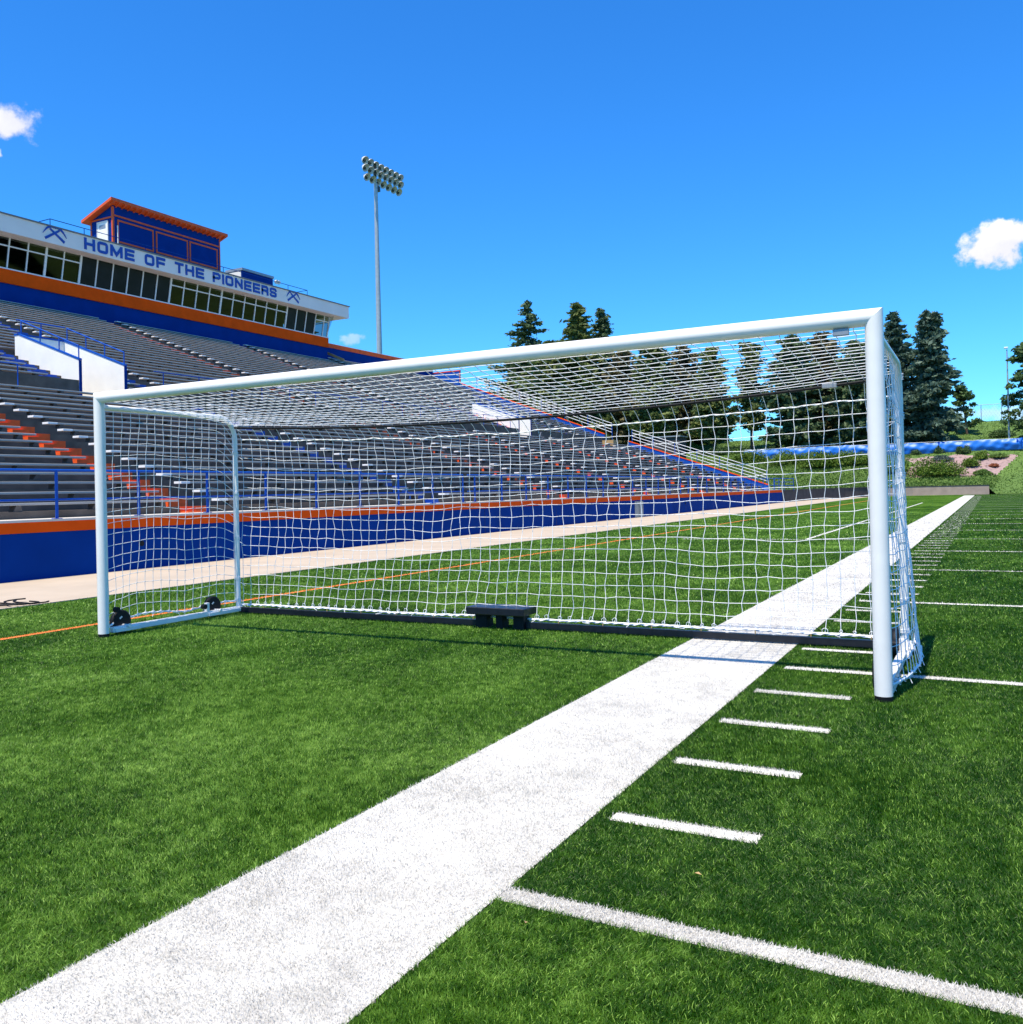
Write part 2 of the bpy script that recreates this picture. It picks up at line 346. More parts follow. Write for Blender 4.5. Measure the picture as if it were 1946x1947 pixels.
# ground sheet to the horizon
g = MB(); g.add([(-1500, -1500, -.02), (1500, -1500, -.02), (1500, 1500, -.02), (-1500, 1500, -.02)], [(0, 1, 2, 3)]); tag(g.build('ground', 'bank_grass', fixn=False), kind='structure')
# playing field
def sheet(name, m, pts, z, kind='structure', mb=None):
    b = mb or MB(); b.add([(x, y, z) for x, y in pts], [tuple(range(len(pts)))]); return tag(b.build(name, m, fixn=False), kind=kind)
sheet('artificial_turf', 'turf_base', [(-10, -40), (70, -40), (70, 112.5), (60, 112), (1.25, 108.9), (-6, 108.6), (-9.5, 107.0), (-10, 100)][:], 0)
# paved track beside the wall
tb = MB(); tb.add([(-13.95, -40, -.004), (-10, -40, -.004), (-10, 100, -.004), (-9.5, 107, -.004), (-12.0, 101, -.004), (-13.4, 90, -.004), (-13.95, 78.3, -.004)], [tuple(range(7))])
# slightly raised edge between paving and turf
tb.box(-10.06, -10.0, -40, 96, -.01, .012)
tag(tb.build('track_path', 'track'), kind='structure')

# --- turf fibres and painted markings (fibres are real blades near the camera)
def rings():
    base = [(1.3, 3.4, 44000, .0018, .020), (3.4, 5.2, 26000, .0024, .021), (5.2, 8.0, 12500, .0034, .022), (8, 13, 4300, .0056, .024), (13, 24, 900, .012, .030), (24, 45, 150, .026, .036)]
    fa = math.atan2(fw.y, fw.x)
    for (a, b, dens, w, h) in base:
        half = R(44) if a < 8 else R(36)
        a2, b2 = a*.86, b*1.14; n = int(dens*half*(b2*b2-a2*a2)); r = np.sqrt(RNG.uniform(a2*a2, b2*b2, n))
        kp = np.clip((r-a2)/(a*.28), 0, 1)*np.clip((b2-r)/(b*.28), 0, 1); r = r[RNG.random(n) < kp]; n = len(r); t = fa+RNG.uniform(-half, half, n)
        x = CAM[0]+r*np.cos(t); y = CAM[1]+r*np.sin(t); ok = (x > -10.0) & (y < 100); yield x[ok], y[ok], w, h, a < 5.2
MARK = []   # (name, x0, x1, y0, y1, material)
HW = .051
MARK.append(('sideline', -.928, 0.0, -12, 102.3, 'white_fibre'))
for k in range(-2, 24):
    MARK.append(('yard_line', .0015 if k == 0 else .10, 49, k*4.572-HW+.02*(k == 0), k*4.572+HW+.02*(k == 0), 'white_fibre'))
for k in range(-9, 108):
    if k % 5: MARK.append(('hash_mark', .074, .691, k*YD-HW*.95, k*YD+HW*.95, 'white_fibre'))
MARK.append(('orange_line', -7.50, -7.41, -30, 88, 'orange_fibre'))
MARK.append(('penalty_area_line', -5.95, -.93, 22.27-.05, 22.27+.05, 'white_fibre'))
MARK.append(('touch_line', -2.74, -2.64, 22.33, 68.5, 'white_fibre'))
mk = np.array([m[1:5] for m in MARK])
blade_sets = {}
def lowfreq(x, y, s, ph):
    return np.sin(x*s+ph)*np.cos(y*s*1.3-ph*2)+.6*np.sin((x+y)*s*2.1+ph*3)+.4*np.cos((x-2*y)*s*3.3+ph)
for (x, y, w, h, fine) in rings():
    jx = x+RNG.normal(0, .004, len(x)); jy = y+RNG.normal(0, .004, len(x))
    cls = np.full(len(x), -1)
    for i, (x0, x1, y0, y1) in enumerate(mk):
        near = (jx > x0) & (jx < x1) & (jy > y0) & (jy < y1); cls[near] = i
    n = len(x); lean_d = 1.9+.7*lowfreq(x, y, .9, 1.3)+RNG.normal(0, 1.5, n)
    lean = h*(.40+.65*RNG.random(n))*np.clip(.8+.2*lowfreq(x, y, 1.7, .4), .4, 1.1); hh = h*(.55+.5*RNG.random(n))*(1-.10*lowfreq(x, y, .6, 2.2))
    white = cls >= 0; lean = np.where(white, lean*.7, lean); hh = np.where(white, hh*.85, hh)
    wd = RNG.uniform(0, math.pi, n); ww = w*(.7+.6*RNG.random(n))*.5
    bx, by = np.cos(wd)*ww, np.sin(wd)*ww; tx, ty = np.cos(lean_d)*lean, np.sin(lean_d)*lean
    z0 = np.zeros(n)+.001
    A = np.stack([x-bx, y-by, z0], -1); B = np.stack([x+bx, y+by, z0], -1); T = np.stack([x+tx, y+ty, hh], -1)
    mid = np.stack([x+tx*.35, y+ty*.35, hh*.62], -1); C = mid+np.stack([bx, by, z0], -1)*.8; D = mid-np.stack([bx, by, z0], -1)*.8
    if fine:
        V = np.stack([A, B, C, D, T], 1)
        tri = np.array([(0, 1, 2), (0, 2, 3), (3, 2, 4)])
    else:
        V = np.stack([A, B, T], 1); tri = np.array([(0, 1, 2)])
    for c in np.unique(cls):
        s_ = cls == c; blade_sets.setdefault(int(c), []).append((V[s_].reshape(-1, 3), V.shape[1], tri, int(s_.sum())))
def blades(c):
    Vs, Fs, o = [], [], 0
    for V, k, tri, n in blade_sets.get(c, []):
        Vs.append(V); Fs.append((np.arange(n)[:, None, None]*k+tri[None]+o).reshape(-1, 3)); o += len(V)
    if not Vs: return np.zeros((0, 3)), np.zeros((0, 3), int)
    return np.concatenate(Vs), np.concatenate(Fs)
V, F = blades(-1); tag(npmesh('grass_turf_fibres', V, F, 'turf'), kind='stuff')
for i, (nm, x0, x1, y0, y1, m) in enumerate(MARK):
    V, F = blades(i); q = np.array([(x0, y0), (x1, y0), (x1, y1), (x0, y1)])
    z = .004 if nm != 'orange_line' else .0045
    if nm in ('sideline',):  z = .006
    S = np.array([(a, b, z) for a, b in q]); o = len(V)
    V = np.concatenate([V, S]); F = np.concatenate([F, np.array([(o, o+1, o+2), (o, o+2, o+3)])])
    tag(npmesh(nm, V, F, m), kind='structure')
# fallen leaf scraps on the turf
for (x, y, rz, lab) in [(.57, .42, .4, 'tiny dry leaf scrap on the turf just beyond the nearest yard line'), (.2, -.2, 1.9, 'tiny dry leaf scrap on the turf below the corner of sideline and nearest yard line'), (-2.0, 4.9, .8, 'tiny dry leaf scrap on the turf beside the crossbar shadow')]:
    b = MB(); b.add([(0, 0, 0), (.014, -.006, .004), (.026, 0, .001), (.014, .007, .005)], [(0, 1, 2), (0, 2, 3)]); o = b.build('fallen_leaf', 'wood', fixn=False)
    o.location = (x, y, .034); o.rotation_euler = (.2, .3, rz)
    tag(o, lab, 'leaf', 'dry leaf scraps on the turf')

# ================================================================== RETAINING WALL
def strip_wall(name, pts, z0, ztop, th, m, capm, label, cat):
    t = thing(name, (pts[0][0], pts[0][1], 0), label, cat); b = MB(); c = MB()
    for (p, q) in zip(pts[:-1], pts[1:]):
        p = Vector((*p, 0)); q = Vector((*q, 0)); d = (q-p).normalized(); nrm = Vector((-d.y, d.x, 0))
        vs = [p, q, q+nrm*th, p+nrm*th]; b.add([(v.x, v.y, z0) for v in vs]+[(v.x, v.y, ztop) for v in vs], [(0, 3, 2, 1), (4, 5, 6, 7), (0, 1, 5, 4), (1, 2, 6, 5), (2, 3, 7, 6), (3, 0, 4, 7)])
        vs = [p-nrm*.03, q-nrm*.03, q+nrm*(th+.03), p+nrm*(th+.03)]; c.add([(v.x, v.y, ztop+.002) for v in vs]+[(v.x, v.y, ztop+.08) for v in vs], [(0, 3, 2, 1), (4, 5, 6, 7), (0, 1, 5, 4), (1, 2, 6, 5), (2, 3, 7, 6), (3, 0, 4, 7)])
    b.build('wall_face', m, t); c.build('coping', capm, t); return t
strip_wall('retaining_wall', [tuple(p) for p in WALLP[3:]], -.1, .93, .62, 'wall_block', 'wall_dark', 'low pinkish brown retaining wall at the far end of the field', 'wall')
strip_wall('retaining_wall', [(-13.95, 78.4)]+[tuple(p) for p in WALLP[1:4]], -.1, .97, .62, 'wall_dark', 'wall_dark', 'dark low retaining wall running on from the end of the blue grandstand wall', 'wall')

# ================================================================== GRANDSTAND
Y0, Y1 = -8.0, 76.0
AISLE = [2.6, 13.9, 24.7, 35.8, 47.05, 58.3, 69.6]          # far side of every aisle
ACOL = ['blue_step', 'orange_step', 'blue_step', 'orange_step', 'orange_step', 'orange_step', 'orange_step']
AW = 1.3
TR = .65
gs = thing('grandstand', (-14, 34, 0), 'long concrete grandstand with bench rows behind a blue and orange wall', 'grandstand')
low = [(-15.06-TR*k, .35*(15.06+TR*k)-3.85) for k in range(18)]
upr = [(-28.75-TR*k, .388*(28.75+TR*k)-4.95) for k in range(28)]
VOM = [(20.3, 22.3), (57.6, 59.5)]
def row_end(k): return Y1
# stepped concrete bank as one profile
prof = [(-13.95+.0, 0), (-13.95, .98), (-15.02, .98)]
for i, (x, z) in enumerate(low):
    if i == 0: prof[-1] = (x-.02, .98)
    prof += [(x-.02, z-.17)]; nxt = low[i+1][0]-.02 if i < 17 else -28.40; prof += [(nxt, z-.17)]
zl = prof[-1][1]
for i, (x, z) in enumerate(upr):
    if i == 0: prof += [(-28.40, z-.17)]
    else: prof += [(x-.02, z-.17)]
    prof += [(upr[i+1][0]-.02 if i < 27 else -47.0, z-.17)]
prof += [(-47.0, 0)]
b = MB()
P0 = [(x, z) for x, z in prof]
def bank_faces(b, prof, ya, yb):
    for (a, c) in zip(prof[:-1], prof[1:]):
        b.add([(a[0], ya, a[1]), (c[0], ya, c[1]), (c[0], yb, c[1]), (a[0], yb, a[1])], [(0, 1, 2, 3)])
# full bank with openings left where the vomitories cut through the upper rows
ys = [Y0, VOM[0][0], VOM[0][1], VOM[1][0], VOM[1][1], Y1]
VX = -32.0
for i in range(5):
    if i in (1, 3):
        lowp = [q for q in prof if q[0] >= -28.40 and q[1] <= zl+.01]
        bank_faces(b, lowp, ys[i], ys[i+1])
        hi = [q for q in prof if q[0] <= VX-.3]; hi = [(hi[0][0], 3.0)]+hi
        bank_faces(b, hi, ys[i], ys[i+1])
        b.add([(-28.40, ys[i], zl), (-28.40, ys[i+1], zl), (VX-.3, ys[i+1], zl), (VX-.3, ys[i], zl)], [(0, 1, 2, 3)])
    else: bank_faces(b, prof, ys[i], ys[i+1])
for yy in (Y0, Y1):
    b.add([(x, yy, z) for x, z in prof], [tuple(range(len(prof)))])
# side faces of the cuts
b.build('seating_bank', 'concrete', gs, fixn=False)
# field wall: blue with orange band and pale coping, vents, door
w = MB(); w.box(-14.15, -13.93, Y0, 78.3, -.1, .862); w.build('field_wall', 'blue', gs)
w = MB(); w.box(-14.15, -13.915, Y0, 78.3, .864, 1.06); w.build('orange_band', 'orange', gs)
w = MB(); w.box(-15.0, -13.90, Y0, 78.3, 1.062, 1.105); w.build('coping', 'concrete2', gs)
d = MB(); d.box(-13.927, -13.912, 41.1, 42.35, 0, .80); dd = d.build('wall_door', 'grey_metal', gs)
q = MB(); q.box(-13.911, -13.905, 41.70, 41.725, 0.02, .78); q.build('door_seam', 'black', dd)
for y in (10.5, 49.8):
    v = MB(); v.tube([(-13.93, y, .52), (-13.90, y, .52)], .055, 12); v.build('wall_vent', 'black', gs)
for k in range(14):
    q = MB(); q.box(-13.9295, -13.9275, -5+6.1*k, -4.985+6.1*k, .005, .86); q.build('wall_joint', 'dark_panel', gs)
# benches
benches = []
def segs(is_up, k):
    x, z = (upr if is_up else low)[k]; edges = []
    cuts = [(a-AW, a) for a in AISLE]
    if is_up:
        if x > VX-.4: cuts += [(v0-1.15, v1+.3) for v0, v1 in VOM]
        if k > 25: cuts.append((Y0-1, 57.5))
    cuts.sort(); s = Y0; out = []
    for a, c in cuts:
        if a > s+.5: out.append((s, a))
        s = max(s, c)
    if Y1-.25 > s+.5: out.append((s, Y1-.25))
    return out
for is_up in (False, True):
    for k in range(28 if is_up else 18):
        x, z = (upr if is_up else low)[k]
        for (a, c) in segs(is_up, k):
            cen = Vector((x, (a+c)/2, z)); dist = (cen-Vector(CAM)).length
            vis = c > 5; hid = 1.0
            benches.append((((c-max(a, 5.5))/dist*hid if vis else -1), x, z, a, c))
benches.sort(key=lambda q: -q[0])
def bench_mesh(plank, sup, x, z, a, c, cap):
    plank.bbox(x-.25, x+.0, a, c, z-.05, z, .006)
    n = max(2, int(round((c-a)/1.85))+1)
    for i in range(n):
        y = a+.45+(c-a-.9)*i/(n-1)
        sup.add([(x-.20, y-.10, z-.171), (x-.045, y-.10, z-.171), (x-.045, y+.10, z-.171), (x-.20, y+.10, z-.171), (x-.24, y-.05, z-.051), (x-.01, y-.05, z-.051), (x-.01, y+.05, z-.051), (x-.24, y+.05, z-.051)],
                [(0, 3, 2, 1), (4, 5, 6, 7), (0, 1, 5, 4), (1, 2, 6, 5), (2, 3, 7, 6), (3, 0, 4, 7)])
    cap.bbox(x-.255, x+.005, a-.012, a+.30, z-.055, z+.004, .006)
nbr = 0; rest = MB()
for (sz, x, z, a, c) in benches[:100]:
    p, s, e = MB(), MB(), MB(); bench_mesh(p, s, x, z, a, c, e)
    o = p.build('bench', 'plank', gs); e.build('end_cap', 'wing_cap', o)
    nb_ = len(s.v)//8
    if nbr+nb_ <= 100:
        nbr += nb_
        for i in range(nb_): q_ = MB(); q_.add(s.v[i*8:i*8+8], [tuple(v for v in f) for f in s.f[:6]]); q_.build('bracket', 'bracket', o)
    else: rest.add(s.v, s.f)
tag(rest.build('bench_brackets', 'bracket', gs, fixn=False), kind='stuff')
p, s, e = MB(), MB(), MB()
for (sz, x, z, a, c) in benches[100:]: bench_mesh(p, s, x, z, a, c, e)
o = tag(p.build('bench_rows', 'plank', gs, fixn=False), kind='stuff'); tag(s.build('bracket_rows', 'bracket', o, fixn=False), kind='stuff'); tag(e.build('end_cap_rows', 'wing_cap', o, fixn=False), kind='stuff')
# aisle half steps, painted
for y, cm in zip(AISLE, ACOL):
    for rows, part in ((low, 0), (upr, 1)):
        b = MB()
        for k, (x, z) in enumerate(rows):
            if part and k > 24: continue
            if part and y in () : continue
            zt = z-.17; 
            # riser skin (this row's riser) painted, and a half step in front of it
            b.box(x-.019, x-.008, y-AW+.02, y-.42, zt-.245, zt+.004)
            b.box(x-.018, x+.27, y-AW-.25+.27, y-.78, zt-.225, zt-.112)
        b.build('aisle_stairs', ('blue_step' if (part and cm == 'orange_step' and y > 60) else cm) if not (part and y < 5) else 'blue_step', gs)
# extra blue stairs beside the vomitories
for v0, v1 in VOM:
    for ya, yb in ((v0-1.12, v0-.30), (v1+.30, v1+1.45)):
        b = MB()
        for k in range(0, 5 if ya > v0 else 8):
            x, z = upr[k]; b.box(x-.019, x-.006, ya, yb, z-.42, z-.166); b.box(x-.018, x+.28, ya, yb-.1, z-.40, z-.282)
        b.box(-28.40, -28.1, ya, yb, zl, zl+.24)
        b.build('side_stairs', 'blue_step', gs)
# vomitories
def sl_top(x, z0, x0): return z0+(x0-x)*.385
for (v0, v1) in VOM:
    for (yy, nm) in ((v0, 0), (v1, 1)):
        y_a, y_b = (yy-.10, yy) if nm == 0 else (yy, yy+.10)
        xf, xb = -28.38, VX; zt_f = 6.80; zt_b = zt_f+(xf-xb)*.37
        w = MB(); w.prism([(xf, 3.0), (xf, zt_f), (xb, zt_b), (xb, 3.0)], 'y', y_a, y_b); wo_ = w.build('entrance_wall', 'white_wall', gs)
        c = MB(); c.prism([(xf+.03, zt_f+.002), (xf+.03, zt_f+.06), (xb-.02, zt_b+.06), (xb-.02, zt_b+.002)], 'y', y_a-.02, y_b+.02); c.build('wall_cap', 'blue_rail', wo_)
        c = MB(); c.box(xf+.002, xf+.03, y_a-.01, y_b+.01, zl, zt_f-.002); c.build('wall_end', 'blue', wo_)
        r = MB()
        ym = (y_a+y_b)/2; r.tube([(xf-.05, ym, zt_f+.55), (xb+.1, ym, zt_b+.55)], .028, 8); 
        for t in (.0, .33, .66, 1): 
            x = xf-.06+(xb+.12-xf+.06)*t; z = zt_f+(zt_b-zt_f)*t; r.tube([(x, ym, z+.05), (x, ym, z+.55)], .024, 8)
        r.build('handrail', 'blue_rail', wo_)
    w = MB(); w.box(VX-.22, VX-.001, v0-.1, v1+.1, 3.0, 8.12); wo_ = w.build('entrance_back_wall', 'white_wall', gs)
    c = MB(); c.box(VX-.25, VX+.02, v0-.12, v1+.12, 8.122, 8.19); c.build('wall_cap', 'blue_rail', wo_)
    r = MB(); r.tube([(VX-.1, v0-.1, 8.75), (VX-.1, v1+.1, 8.75)], .028, 8); r.tube([(VX-.1, (v0+v1)/2, 8.15), (VX-.1, (v0+v1)/2, 8.75)], .024, 8); r.build('handrail', 'blue_rail', wo_)
    # dark descending throat and stair rail
    f = MB(); f.add([(-28.9, v0, zl-.001), (VX, v0, zl-1.2), (VX, v1, zl-1.2), (-28.9, v1, zl-.001)], [(0, 1, 2, 3)]); f.build('ramp', 'concrete2', gs, fixn=False)
    r = MB(); x = -27.4; ym = v1-.55
    r.tube([(-27.0, v1-1.5, 5.15), (-27.2, v1-.75, 5.75), (-27.2, v1-.60, 5.78), (-27.2, v1-.55, 5.2)], .022, 8); r.tube([(-27.15, v1-1.0, 5.2), (-27.18, v1-1.0, 5.54)], .018, 6)
    r.build('stair_rail', 'grey_metal', gs)
# end wall at the far end of the rows
def endwall(xa, za, xb, zb, z0):
    w = MB(); w.prism([(xa, z0), (xa, za), (xb, zb), (xb, z0)], 'y', Y1-.0+.003, Y1+.22); o = w.build('end_wall', 'blue_rail', gs)
    c = MB(); c.prism([(xa+.03, za+.002), (xa+.03, za+.07), (xb-.02, zb+.07), (xb-.02, zb+.002)], 'y', Y1-.04, Y1+.26); c.build('wall_cap', 'orange', o)
endwall(-14.65, 1.50, -26.65, 5.70, .0); endwall(-28.92, 6.46, -43.8, 12.25, 0)
w = MB(); w.box(-47.2, -43.95, Y1+.003, Y1+.22, 0, 13.50); o = w.build('end_wall', 'blue_rail', gs); c = MB(); c.box(-47.2, -43.90, Y1-.03, Y1+.25, 13.502, 13.60); c.build('wall_cap', 'orange', o)
c = MB(); c.box(-43.949, -43.91, Y1+.0, Y1+.22, 12.3, 13.5); c.build('wall_end', 'orange_trim', o)
# back wall beyond the press box
w = MB(); w.box(-47.22, -47.001, 56.5, Y1, 0, 14.02); o = w.build('back_wall', 'blue', gs)
c = MB(); c.box(-47.25, -46.95, 56.5, Y1+.2, 14.022, 14.36); c.build('wall_cap', 'orange_step', o)
c = MB(); c.box(-47.26, -46.93, 56.5, Y1+.2, 14.362, 14.40); c.build('wall_flashing', 'white_wall', o)
c = MB(); c.prism([(-46.99, 13.55), (-46.99, 13.75), (-44.6, 12.72), (-44.6, 12.5)], 'y', 58.1, 58.22); c.build('sloped_trim', 'wood', gs)
w = MB(); w.box(-27.6, -27.35, 74.1, 75.3, 5.24, 5.80); w.box(-29.2, -27.6, 74.1, 74.2, 5.24, 5.80); w.build('timber_box', 'wood', gs)

# --- rails
def rail_fence(name, ys, x, z0, zt, mids, label, m, r=.024):
    t = thing(name, (x, ys[0], z0), label, 'railing')
    for y in ys:
        b = MB(); b.tube([(x, y, z0), (x, y, zt)], r*1.15, 8); b.box(x-.07, x+.07, y-.07, y+.07, z0-.0, z0+.012); b.build('post', m, t)
    b = MB(); b.tube([(x, ys[0]-.5, zt), (x, ys[-1], zt)], r, 8); b.build('top_rail', m, t)
    for zm in mids:
        b = MB(); b.tube([(x, ys[0]-.5, zm), (x, ys[-1], zm)], r*.8, 8); b.build('middle_rail', m, t)
    return t
ysf = [8.58+1.95*k for k in range(-8, 9)]
rail_fence('railing', ysf, -14.02, 1.105, 2.03, [1.47], 'blue two bar railing along the orange topped wall nearest the camera', 'blue_rail', .026)
rail_fence('railing', [25.0+2.02*k for k in range(0, 13)], -14.02, 1.105, 2.03, [1.47], 'blue railing on the orange topped wall before the grey wall door end', 'blue_rail', .026)
rail_fence('railing', [50.8+2.05*k for k in range(0, 14)], -14.02, 1.105, 2.03, [1.47], 'blue railing on the far end of the orange topped wall', 'blue_rail', .026)
yy = [-7+2.15*k for k in range(0, 12)]
rail_fence('railing', [y for y in yy if y < 20], -26.9, zl+.0, zl+1.0, [], 'thin grey blue railing along the cross aisle left of the goal', 'blue_rail', .018)
rail_fence('railing', [24.4+2.0*k for k in range(0, 17)], -28.5, upr[0][1]-.17, upr[0][1]+.55, [], 'blue railing at the foot of the upper benches between the two white entrances', 'blue_rail', .018)
# four pale rails of the ramp outside the far end
t = thing('end_stair_railing', (-14.5, 76.9, 1.0), 'four parallel pale blue rails climbing beside the far end of the grandstand', 'railing')
for (xa, za, xb, zb) in ((-14.9, 1.5, -26.6, 5.6), (-28.5, 6.3, -42.5, 11.7)):
    for dz in (.35, .62, .9, 1.18):
        b = MB(); b.tube([(xa, 76.9, za+dz), (xb, 76.9, zb+dz)], .03, 6); b.build('rail', 'frame', t)
    n = 6
    for i in range(n+1):
        x = xa+(xb-xa)*i/n; z = za+(zb-za)*i/n; b = MB(); b.tube([(x, 76.9, z-.4), (x, 76.9, z+1.18)], .03, 6); b.build('post', 'blue_rail', t)
t = thing('corner_railing', (-13.9, 77.2, 1.1), 'short pale blue railing on the corner past the sloping end wall', 'railing')
for dz in (.35, .65, .95):
    b = MB(); b.tube([(-14.3, 77.0, 1.1+dz), (-13.4, 80.5, 1.05+dz)], .03, 6); b.build('rail', 'blue_rail', t)
for k in range(3):
    b = MB(); b.tube([(-14.3+.45*k, 77+1.75*k, 1.0), (-14.3+.45*k, 77+1.75*k, 2.05)], .03, 6); b.build('post', 'blue_rail', t)

# ================================================================== PRESS BOX
PX, PT = -45.5, -45.18
YE = 57.15; YS = 12.2
pb = thing('press_box', (-47, 35, 12), 'long press box with blue lettered white fascia over the top of the grandstand', 'press box')
w = MB(); w.box(-50, PX, YS, YE, 8, 13.60); w.build('lower_wall', 'blue', pb)
w = MB(); w.box(-50, PX+.10, YS-.05, YE+.05, 13.602, 14.36); w.build('orange_band', 'orange', pb)
w = MB(); w.box(PX-.12, PX+.14, YS-.05, YE+.06, 14.362, 14.43); w.build('window_sill', 'frame', pb)
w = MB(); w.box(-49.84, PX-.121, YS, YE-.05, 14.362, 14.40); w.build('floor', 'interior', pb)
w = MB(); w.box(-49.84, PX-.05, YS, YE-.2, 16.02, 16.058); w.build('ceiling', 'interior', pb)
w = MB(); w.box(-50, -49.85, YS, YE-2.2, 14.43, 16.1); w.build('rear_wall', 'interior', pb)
w = MB(); w.box(-49.9, PX, YS, YS+.1, 14.43, 16.1); w.build('end_wall', 'blue', pb)
for yy in (51.9, 44.9, 40.3, 33.4, 26, 19):
    w = MB(); w.box(-49.8, PX-.15, yy-.04, yy+.04, 14.432, 16.05); w.build('partition', 'interior', pb)
w = MB(); w.box(-50.2, -44.25, YS-1.2, 58.5, 16.062, 17.0); w.build('fascia_roof', 'fascia', pb); fas = bpy.data.objects[w and 'fascia_roof']
w = MB(); w.box(-50.3, -44.18, YS-1.3, 58.6, 17.002, 17.075); w.build('roof_edge', 'roof_edge', pb)
mull = [YE-.05, 56.45]+[55.37-1.153*k for k in range(0, 38)]
mull = [y for y in mull if y > YS+.3]
def mull_bar(y, wd):
    b = MB(); h = wd/2; z0, z1 = 14.43, 16.06
    b.add([(PX-.04, y-h, z0), (PX+.05, y-h, z0), (PX+.05, y+h, z0), (PX-.04, y+h, z0), (PT-.04, y-h, z1), (PT+.05, y-h, z1), (PT+.05, y+h, z1), (PT-.04, y+h, z1)],
          [(0, 3, 2, 1), (4, 5, 6, 7), (0, 1, 5, 4), (1, 2, 6, 5), (2, 3, 7, 6), (3, 0, 4, 7)]); return b
def plain_bay(i):     # i: bay between mull[i] and mull[i+1]
    k = i-2
    return (0 <= k < 3) or (13 <= k < 19)
for i in range(len(mull)-1):
    ya, yb = mull[i+1], mull[i]; k = i-2
    thick = k in (3, 9, 13, 19, 21, 27) 
    t0, t1 = .35, 1
    win = MB(); mull_tmp = mull_bar(yb, .14 if (thick or i == 0) else .075); win = mull_tmp
    plain = plain_bay(i)
    if not plain:
        zt = 15.62; xt = PX+(PT-PX)*(zt-14.43)/1.63; win.box(xt-.03, xt+.05, ya+.038, yb-.04, zt-.035, zt+.035)
    wo_ = win.build('window', 'frame', pb)
    g_ = MB(); hh_ = .04
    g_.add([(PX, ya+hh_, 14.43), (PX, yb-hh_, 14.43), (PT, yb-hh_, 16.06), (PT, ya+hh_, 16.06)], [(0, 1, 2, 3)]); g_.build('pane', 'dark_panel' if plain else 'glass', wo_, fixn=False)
e = MB(); e.box(-49.8, -49.7, YE-.12, YE-.04, 14.43, 16.06); e.box(-47.6, -47.5, YE-.12, YE-.04, 14.43, 16.06); e.box(-49.8, -45.2, YE-.11, YE-.05, 15.6, 15.66); e.build('end_window_frame', 'frame', pb)
g_ = MB(); g_.add([(-49.7, YE-.08, 14.43), (-45.55, YE-.08, 14.43), (-44.7, YE-.08, 16.06), (-49.7, YE-.08, 16.06)], [(0, 1, 2, 3)]); g_.build('end_window_pane', 'glass', pb, fixn=False)
# chairs glimpsed in the last bay
for yy, xx in ((55.9, -46.3), (56.5, -46.2)):
    b = MB(); b.box(xx-.25, xx+.2, yy-.22, yy+.22, 14.8, 14.87); b.box(xx-.28, xx-.22, yy-.2, yy+.2, 14.87, 15.2); b.tube([(xx, yy, 14.43), (xx, yy, 14.8)], .04, 6); b.build('chair', 'black', pb)
# --- lettering as bold strokes
LET = {
 'H': [[(0, 0), (0, 1)], [(1, 0), (1, 1)], [(0, .5), (1, .5)]],
 'O': 'ring',
 'M': [[(0, 0), (0, 1)], [(1.25, 0), (1.25, 1)], [(0.02, 1), (.625, .1), (1.23, 1)]],
 'E': [[(0, 0), (0, 1)], [(0, 0), (.95, 0)], [(0, .5), (.88, .5)], [(0, 1), (.95, 1)]],
 'F': [[(0, 0), (0, 1)], [(0, .47), (.86, .47)], [(0, 1), (.95, 1)]],
 'T': [[(.48, 0), (.48, 1)], [(0, 1), (.96, 1)]],
 'P': [[(0, 0), (0, 1), (.78, 1), (.95, .88), (.95, .58), (.78, .45), (0, .45)]],
 'I': [[(0, 0), (0, 1)]],
 'N': [[(0, 0), (0, 1)], [(1, 0), (1, 1)], [(0.02, .97), (.98, .03)]],
 'R': [[(0, 0), (0, 1), (.78, 1), (.95, .88), (.95, .60), (.78, .47), (0, .47)], [(.62, .45), (.95, .30), (.95, 0)]],
 'S': [[(.95, .84), (.93, .92), (.78, 1), (.17, 1), (0, .88), (0, .64), (.17, .52), (.78, .48), (.95, .36), (.95, .12), (.78, 0), (.17, 0), (.02, .08), (0, .16)]]}
LH = .52; LW = .58; ST = .168   # stroke centre-line height, width unit, stroke thickness
